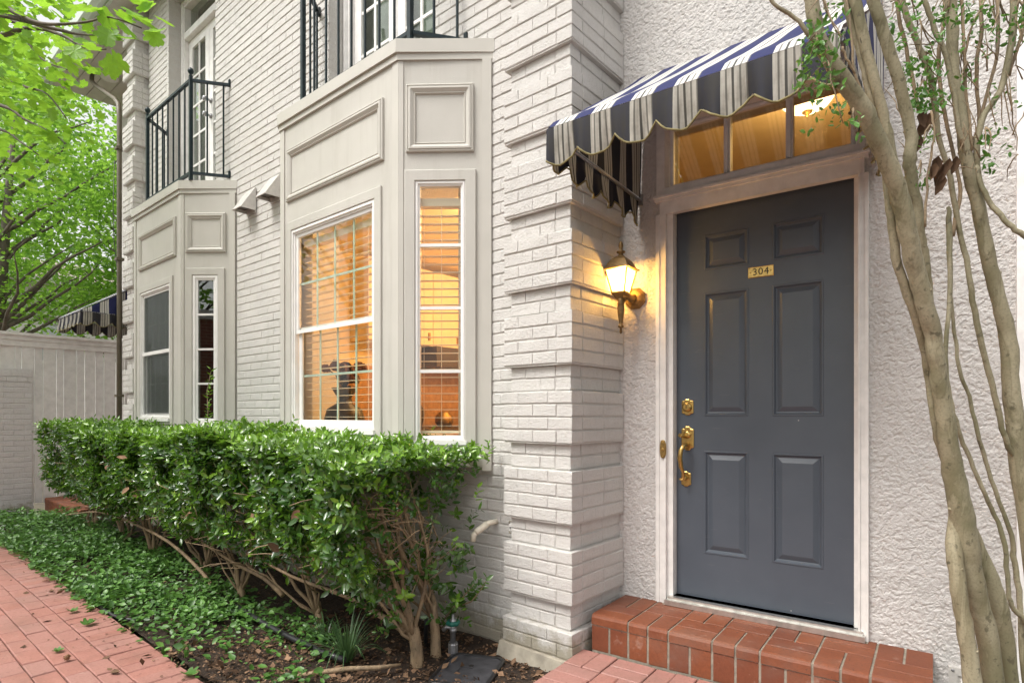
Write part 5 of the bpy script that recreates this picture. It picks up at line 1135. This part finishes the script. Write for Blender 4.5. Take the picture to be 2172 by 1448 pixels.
for i in range(60):
    v = np.array([r_.gauss(0, 1) for _ in range(3)]); v /= np.linalg.norm(v); s_ = np.cross(v, [.2, .9, .3]); s_ /= np.linalg.norm(s_); w = np.cross(v, s_); sb_.add([q + v * .010 + s_ * .002, q + v * .010 - s_ * .001 + w * .0017, q + v * .010 - s_ * .001 - w * .0017, q + v * .019], [(0, 1, 3), (1, 2, 3), (2, 0, 3)])
tag(sb_.build('seed_ball', 'brown_leaf'), 'spiky brown seed ball on the brick path', 'seed')
for (px, py, s_, lb) in ((103, 1253, .05, 'small brown curled leaf on the path above the green leaves'), (233, 1425, .06, 'brown twig-like scrap at the bottom of the path')):
    q = gnd(px, py, .006); leaf_obj('dry_leaf', q[None], np.array([[.8, .4, .1]]), np.array([[.2, -.3, 1.]]), np.array([s_]), .4, OV * np.array([1, 1, 2.5]), OVF, np.array([.4]), 'litter', None, label=lb, cat='leaf', group='dry leaves on the path')

# ------------------------------------------------------------ crepe myrtle at the right
cm = thing('crepe_myrtle', at(2120, 1809, 1.8), 'multi-stemmed crepe myrtle with smooth olive trunks right of the door', 'tree')
stems = [   # (px, py, width px, depth)
 [(2125, 1815, 64, 1.82), (2112, 1560, 50, 1.82), (2107, 1448, 47, 1.82), (2085, 1316, 50, 1.81), (2061, 1232, 54, 1.80), (2049, 1160, 58, 1.79), (2035, 1075, 54, 1.78), (2018, 975, 47, 1.76), (2003, 870, 40, 1.74), (1988, 780, 38, 1.72), (1979, 713, 40, 1.71), (1960, 640, 42, 1.69), (1942, 565, 43, 1.67), (1927, 500, 43, 1.65), (1913, 431, 43, 1.63), (1889, 362, 43, 1.61), (1861, 293, 42, 1.59), (1826, 224, 43, 1.57), (1778, 155, 41, 1.55), (1740, 86, 37, 1.54), (1719, 0, 34, 1.53), (1700, -80, 32, 1.52)],
 [(2090, 1815, 44, 1.76), (2075, 1560, 42, 1.76), (2063, 1448, 42, 1.76), (2044, 1316, 37, 1.765), (2030, 1232, 37, 1.77), (2024, 1150, 36, 1.785), (2030, 1060, 30, 1.80)],
 [(2165, 1815, 40, 1.86), (2155, 1560, 36, 1.86), (2143, 1448, 36, 1.86), (2123, 1316, 44, 1.85), (2104, 1244, 46, 1.84), (2074, 1165, 38, 1.83), (2042, 1080, 24, 1.82)],
 [(2026, 1060, 16, 1.80), (2004, 985, 15, 1.80), (1985, 910, 17, 1.78), (1972, 815, 19, 1.77), (1960, 735, 21, 1.75), (1934, 650, 22, 1.72), (1905, 565, 22, 1.70), (1893, 480, 22, 1.68), (1884, 410, 21, 1.67), (1875, 330, 18, 1.66)],
 [(1990, 780, 24, 1.80), (1972, 660, 24, 1.79), (1965, 588, 24, 1.78), (1958, 534, 25, 1.77), (1950, 490, 26, 1.76), (1945, 440, 27, 1.75), (1934, 380, 27, 1.74), (1929, 338, 31, 1.73), (1934, 293, 28, 1.72), (1920, 224, 28, 1.71), (1902, 155, 28, 1.70), (1875, 69, 28, 1.69), (1851, 0, 27, 1.68), (1830, -80, 25, 1.67)],
 [(1912, 395, 18, 1.70), (1896, 340, 21, 1.69), (1880, 262, 22, 1.68), (1858, 180, 24, 1.67), (1833, 86, 25, 1.66), (1813, 0, 26, 1.65), (1800, -70, 24, 1.64)],
 [(1905, 390, 14, 1.72), (1880, 300, 18, 1.71), (1852, 224, 20, 1.70), (1833, 148, 18, 1.69), (1806, 52, 17, 1.68), (1788, -30, 16, 1.67)],
 [(2260, 1815, 46, 1.98), (2215, 1400, 46, 1.98), (2188, 1150, 45, 1.97), (2165, 1000, 44, 1.96), (2156, 920, 42, 1.95), (2145, 820, 38, 1.94), (2139, 720, 38, 1.93), (2121, 645, 33, 1.92), (2101, 565, 33, 1.91), (2084, 480, 31, 1.90), (2068, 410, 30, 1.89), (2050, 345, 29, 1.88), (2040, 260, 27, 1.87), (2022, 150, 27, 1.86), (2020, 69, 27, 1.85), (2016, 0, 27, 1.84), (2010, -70, 25, 1.83)],
 [(2083, 440, 12, 1.90), (2074, 373, 14, 1.88), (2072, 311, 14, 1.86), (2089, 242, 15, 1.85), (2123, 190, 15, 1.85), (2144, 104, 16, 1.84), (2150, 30, 17, 1.84), (2152, -60, 16, 1.83)],
 [(2164, 985, 14, 1.96), (2132, 929, 13, 1.94), (2110, 839, 14, 1.93), (2089, 760, 14, 1.92), (2067, 660, 14, 1.91), (2053, 570, 13, 1.9), (2036, 490, 13, 1.9), (2020, 397, 13, 1.89), (2006, 345, 12, 1.88), (1989, 276, 13, 1.87), (1975, 170, 15, 1.86), (1951, 104, 14, 1.85), (1923, 35, 15, 1.84), (1900, -50, 14, 1.83)],
 [(2200, 1360, 14, 1.88), (2170, 1312, 15, 1.88), (2145, 1284, 12, 1.88), (2138, 1238, 11, 1.88), (2131, 1157, 12, 1.87), (2110, 1091, 11, 1.87), (2082, 1031, 11, 1.86), (2050, 955, 11, 1.86), (2028, 893, 11, 1.85), (2011, 821, 12, 1.85), (2006, 731, 11, 1.85), (2016, 606, 12, 1.85), (2013, 480, 14, 1.85), (2012, 440, 9, 1.85)],
 [(2185, 1500, 14, 1.9), (2170, 1396, 13, 1.9), (2163, 1273, 13, 1.9), (2152, 1193, 13, 1.9), (2145, 1136, 11, 1.9), (2110, 1038, 10, 1.89), (2085, 960, 10, 1.89), (2072, 910, 10, 1.88), (2056, 840, 9, 1.88), (2035, 785, 9, 1.87), (2021, 677, 8, 1.87), (2016, 610, 7, 1.86)],
 [(2070, 350, 11, 1.87), (2085, 400, 12, 1.86), (2106, 438, 13, 1.85), (2140, 475, 13, 1.83), (2172, 500, 14, 1.82), (2220, 530, 14, 1.8)],
 [(2070, 330, 8, 1.9), (2078, 250, 8, 1.9), (2070, 150, 9, 1.9), (2082, 60, 9, 1.9), (2078, -40, 9, 1.9)],
 [(2050, 350, 9, 1.9), (2100, 180, 8, 1.92), (2118, 90, 8, 1.92), (2112, -40, 8, 1.92)],
 [(1950, 240, 9, 1.88), (1928, 130, 9, 1.88), (1905, 30, 9, 1.87), (1895, -50, 9, 1.87)],
 [(2140, 160, 8, 1.86), (2164, 80, 8, 1.86), (2175, -20, 8, 1.86)],
 [(1742, 97, 12, 1.535), (1723, 83, 11, 1.53), (1685, 38, 10, 1.53), (1640, 7, 9, 1.53), (1615, -40, 8, 1.53)],
 [(2048, 330, 13, 1.87), (2035, 270, 12, 1.86), (2022, 200, 12, 1.86), (2006, 120, 12, 1.85), (1982, 60, 12, 1.85), (1960, 0, 12, 1.84), (1948, -50, 11, 1.84)],
 [(2040, 310, 8, 1.86), (2046, 200, 8, 1.86), (2044, 100, 7, 1.85), (2040, 0, 8, 1.85), (2038, -60, 8, 1.85)],
 [(2062, 320, 7, 1.86), (2055, 240, 7, 1.86), (2047, 140, 6, 1.86), (2060, 60, 5, 1.86), (2090, 0, 5, 1.86)],
 [(1870, 300, 6, 1.60), (1838, 215, 6, 1.59), (1812, 150, 6, 1.585), (1805, 60, 6, 1.58), (1795, -10, 6, 1.58)],
 [(1812, 155, 5, 1.585), (1796, 125, 6, 1.58), (1786, 100, 7, 1.58)],
 [(1962, 480, 6, 1.72), (1968, 380, 6, 1.72), (1982, 290, 5, 1.72), (1975, 235, 5, 1.72)],
 [(2020, 500, 9, 1.9), (2036, 420, 9, 1.9), (2030, 360, 8, 1.9), (2003, 240, 9, 1.89), (1990, 130, 9, 1.89), (2004, 30, 9, 1.89), (2002, -40, 9, 1.89)],
]
rs = random.Random(5)
for k, s in enumerate(stems):
    P_ = smooth([at(x, y, d) for (x, y, w, d) in s]); W = smooth([(w * .82 * d / FPX / 2, 0, 0) for (x, y, w, d) in s])[:, 0]
    W = W * (1 + .035 * np.sin(np.arange(len(W)) * 1.7 + k)); P_ = P_ + np.array([[rs.gauss(0, .0012) for _ in range(3)] for _ in P_])
    b = MB().tube(P_, list(W), 14 if s[0][2] > 20 else 8)
    if s[0][2] > 10:                                  # knots and pruned stubs
        for i in range(3, len(P_) - 2, 7 if W[3] > .02 else 5):
            t_ = P_[i + 1] - P_[i]; t_ /= np.linalg.norm(t_); v = np.cross(t_, np.array([rs.gauss(0, 1) for _ in range(3)])); v /= np.linalg.norm(v); r_ = W[i]
            b.tube([P_[i] + v * r_ * .7, P_[i] + v * (r_ * 1.02) + t_ * r_ * .15, P_[i] + v * (r_ * 1.10) + t_ * r_ * .3], [r_ * .24, r_ * .17, r_ * .05], 7)
    b.build('trunk' if s[0][2] >= 36 else 'stem', 'myrtle_bark' if s[0][2] > 10 else 'twig_bark', cm)
tw = MB(); Cs = []; As = []
for (x0, x1, y0, y1, d, n_) in ((1700, 1790, 15, 130, 1.50, 26), (1690, 1775, 90, 205, 1.50, 22), (1715, 1795, 150, 285, 1.50, 16), (1900, 2000, 60, 180, 1.80, 26), (1920, 2005, 130, 235, 1.80, 34), (1925, 1990, 190, 235, 1.80, 20), (2090, 2150, 15, 100, 1.8, 9), (2070, 2110, 290, 370, 1.82, 9), (2150, 2172, 20, 110, 1.8, 7), (1955, 1990, 285, 330, 1.72, 4), (1940, 1965, 360, 400, 1.72, 4), (1790, 1830, 250, 290, 1.5, 4), (1980, 2060, 0, 60, 1.82, 16), (2020, 2170, -10, 140, 1.86, 26), (1890, 1960, 0, 70, 1.78, 12), (2100, 2165, 180, 330, 1.9, 10), (2040, 2060, 150, 190, 1.84, 4)):
    for i in range(n_):
        p = at(rs.uniform(x0, x1), rs.uniform(y0, y1), d + rs.uniform(-.06, .06)); Cs.append(p); As.append([rs.gauss(0, .6), rs.gauss(0, .6) - .2, rs.gauss(.1, .6)])
    c0 = at((x0 + x1) / 2, y0 - 20, d); 
    for i in range(3): e = at(rs.uniform(x0, x1), rs.uniform(y0, y1), d + rs.uniform(-.05, .05)); tw.tube(curve(c0, e, .2, 6, rs), [.0025, .0023, .002, .0018, .0015, .001], 5)
for i in range(60):
    x0, y0 = rs.uniform(1880, 2170), rs.uniform(-20, 360); d = rs.uniform(1.8, 1.9); a = at(x0, y0, d); tw.tube(curve(a, at(x0 + rs.uniform(-50, 50), y0 + rs.uniform(-120, 60), d + rs.uniform(-.05, .05)), .25, 6, rs), [.0022, .002, .0018, .0015, .0012, .0008], 4)
tw.build('twigs', 'twig_bark', cm, kind='stuff')
P, D, N, S = sprigs(np.array(Cs), np.array(As), 4, .021); leaf_obj('foliage', P, D, N, S, .48, OV, OVF, RNG.random(len(P)), 'myrtle_leaf', cm, kind='stuff')
cb = np.array([at(x, y, 1.80) for (x, y) in ((1952, 235), (1975, 238), (1952, 285), (1985, 345), (2000, 365), (2015, 335), (2030, 330), (2005, 345), (1990, 330))]); leaf_obj('dead_leaves', cb, np.array([[rs.uniform(-.5, .3), 0, -1.] for _ in cb]), rnd_dir(len(cb)) * .5 + np.array([.4, -1, .0]), RNG.uniform(.05, .085, len(cb)), .45, OV * np.array([1, 1, 2.6]), OVF, RNG.uniform(.0, .3, len(cb)), 'litter', cm, kind='stuff')

# ------------------------------------------------------------ broadleaf tree overhanging from the left
tA = thing('overhanging_tree', (-6.6, -3.9, -.1), 'bright green broadleaf tree reaching in over the upper left corner', 'tree')
MB().tube([(-6.6, -3.9, -.15), (-6.58, -3.9, .4), (-6.5, -3.85, 2.2), (-6.45, -3.8, 4.2), (-6.6, -3.7, 6.2), (-6.8, -3.6, 8)], [.20, .16, .14, .12, .08, .03], 12).build('trunk', 'tree_bark', tA)
br = [([(-160, -40, 3.9), (-60, -10, 3.8), (0, 10, 3.7), (37, 30, 3.65), (75, 47, 3.6), (119, 52, 3.55), (184, 47, 3.5), (234, 37, 3.45), (300, 60, 3.4)], 9, (-6.5, -3.8, 3.9)),
      ([(-120, 130, 4.6), (0, 165, 4.4), (55, 185, 4.3), (100, 200, 4.2), (140, 250, 4.1)], 7, (-6.5, -3.82, 3.4)), ([(-100, 30, 4.2), (40, 50, 4.1), (60, 90, 4.1), (95, 130, 4.0), (150, 150, 3.9)], 6, (-6.48, -3.8, 3.8)),
      ([(-140, 200, 5.0), (5, 225, 4.8), (50, 252, 4.7), (110, 282, 4.6), (140, 305, 4.5)], 7, (-6.5, -3.82, 3.0)), ([(-140, 250, 5.2), (0, 275, 5.0), (42, 300, 4.9), (105, 346, 4.8)], 6, (-6.5, -3.83, 2.8)),
      ([(-80, 20, 3.8), (110, 60, 3.6), (160, 72, 3.55), (205, 75, 3.5)], 5, (-6.48, -3.8, 4.0)), ([(-100, 90, 4.0), (60, 60, 3.9), (130, 75, 3.8), (178, 100, 3.7), (225, 105, 3.6)], 5, (-6.48, -3.8, 3.7))]
pts = []; rs = random.Random(9)
for (pl, w, root) in br:
    P_ = [at(x, y, d) for (x, y, d) in pl]; Q_ = smooth([np.array(root), (np.array(root) + P_[0]) / 2 + np.array([0, 0, .15])] + P_, 4); n_ = len(Q_); MB().tube(Q_, [max(.004, .03 * (1 - i / n_) ** 1.6 + .004) for i in range(n_)], 7).build('branch', 'tree_bark', tA)
    for i in range(7, n_): pts.append(Q_[i])
LP = []; LD = []
for (x, y) in ((178, 25), (205, 28), (235, 30), (262, 40), (285, 25), (300, 15), (318, 22), (335, 40), (340, 68), (320, 62), (305, 50), (290, 45), (275, 60), (255, 78), (240, 70), (228, 62), (205, 108), (218, 124), (238, 115), (160, 112), (190, 82), (268, 80), (150, 100), (130, 120)):
    LP.append(at(x + rs.uniform(-4, 4), y + rs.uniform(-4, 4), 3.42 + rs.uniform(-.12, .12))); LD.append([rs.uniform(-.2, 1), rs.uniform(-.6, .6), rs.uniform(-.7, .1)])
for i in range(276):
    x = rs.uniform(-40, 190) ; y = rs.uniform(-30, 420); d = 3.5 + y / 420 * 1.3 + rs.uniform(-.2, .5)
    if x > 150 and y > 180: x -= 70
    LP.append(at(x, y, d)); LD.append([rs.uniform(-.4, 1), rs.uniform(-.8, .6), rs.uniform(-.6, .2)])
meshes = []
for k in range(5):
    T = LB.copy(); T[:, 2] += (.10 + .12 * k / 4) * (T[:, 0] - .4) ** 2 * (1 if k % 2 else -1) - .25 * T[:, 1] ** 2 * (k % 3) * .5; b = MB(); b.add(T * np.array([1, .92, 1]), [tuple(f) for f in LBF], False); me = b.mesh('leaf'); me.materials.append(M['tree_leaf']); a_ = me.attributes.new('var', 'FLOAT', 'POINT'); a_.data.foreach_set('value', np.full(len(T), .35 + .15 * k, np.float32)); meshes.append(me)
for i, (p, d) in enumerate(zip(LP, LD)):
    d = np.array(d); d /= np.linalg.norm(d); nrm = np.array([rs.gauss(0, .35), rs.gauss(0, .35), 1.]); b_ = np.cross(nrm, d); b_ /= np.linalg.norm(b_); n2 = np.cross(d, b_); s_ = rs.uniform(.085, .125) if i < 24 else rs.uniform(.05, .09)
    o = mkobj('leaf', meshes[i % 5], None, tA); Mx = Matrix(((d[0] * s_, b_[0] * s_, n2[0] * s_, p[0]), (d[1] * s_, b_[1] * s_, n2[1] * s_, p[1]), (d[2] * s_, b_[2] * s_, n2[2] * s_, p[2]), (0, 0, 0, 1))); o.matrix_basis = Mx
def clumps(cent, rad, nc, per, cr, fill=.75):
    C_ = []
    v = rnd_dir(nc) * (RNG.random(nc)[:, None] ** (1 - fill)) * np.array(rad); c = np.array(cent) + v
    for q in c: C_.append(q + RNG.normal(size=(per, 3)) * cr * RNG.uniform(.6, 1.3) * np.array([1, 1, .55]))
    return np.concatenate(C_)
Pc = clumps((-6.5, -3.0, 5.0), (1.9, 1.6, 1.9), 70, 70, .30); Pc = np.concatenate([Pc, clumps((-5.3, -1.75, 4.5), (1.3, .8, 1.6), 34, 46, .24)])
k = np.array([(proj(p)[0] < 215) or (proj(p)[1] < -40) for p in Pc]) & (Pc[:, 1] < -.75) & (np.array([inview(p, 60) for p in Pc]) | (RNG.random(len(Pc)) < .35)); Pc = Pc[k]
leaf_obj('crown', Pc, rnd_dir(len(Pc)) * np.array([1, 1, .6]) - np.array([0, 0, .35]), np.array([0, 0, 1.]) + RNG.normal(size=Pc.shape) * .45, RNG.uniform(.045, .085, len(Pc)), .92, LB, LBF, RNG.random(len(Pc)), 'tree_leaf', tA, kind='stuff')
# trees behind the fence
def back_tree(x, y, cent, rad, nc, per, cr, size, label, lm='back_leaf'):
    t_ = thing('leafy_tree', (x, y, -.16), label, 'tree', 'trees behind the fence'); top = np.array(cent)
    MB().tube([(x, y, -.2), (x + .05, y, 1.2), (np.array([x, y, 2.2]) + top) / 2 * np.array([1, 1, .8]), top + np.array([0, 0, rad[2] * .5])], [.17, .13, .10, .03], 10).build('trunk', 'tree_bark', t_)
    P_ = clumps(cent, rad, nc, per, cr); l = MB(); r_ = random.Random(int(abs(x)))
    for i in range(26): e = top + np.array([r_.uniform(-1, 1) * rad[0], r_.uniform(-1, 1) * rad[1], r_.uniform(-.9, .8) * rad[2]]) * .8; l.tube(curve((x + .05, y, max(1.8, e[2] - 1.6)), e, .2, 7, r_), [.045, .04, .033, .026, .02, .014, .006], 6)
    l.build('limbs', 'tree_bark', t_, kind='stuff')
    leaf_obj('crown', P_, rnd_dir(len(P_)) * np.array([1, 1, .6]) - np.array([0, 0, .3]), np.array([0, 0, 1.]) + RNG.normal(size=P_.shape) * .5, RNG.uniform(.6, 1.2, len(P_)) * size, .75, LB if size > .09 else OV, LBF if size > .09 else OVF, RNG.random(len(P_)), lm, t_, kind='stuff')
back_tree(-11.9, -.6, (-11.7, -.2, 5.2), (2.4, 2.0, 2.5), 84, 160, .34, .075, 'feathery green tree just behind the board fence')
back_tree(-13.5, 2.6, (-13.2, 2.2, 5.6), (2.3, 2.3, 3.4), 90, 160, .42, .095, 'taller green tree behind the downspout')
back_tree(-17.5, -1.2, (-17.2, -.6, 7.4), (3.2, 3.2, 3.8), 85, 150, .55, .13, 'large pale green tree farthest behind the fence')
back_tree(-3.2, -10.6, (-3.4, -10.4, 5.6), (3.4, 1.8, 2.3), 60, 120, .5, .12, 'rounded green tree across the path behind the red brick building mirrored in the panes')
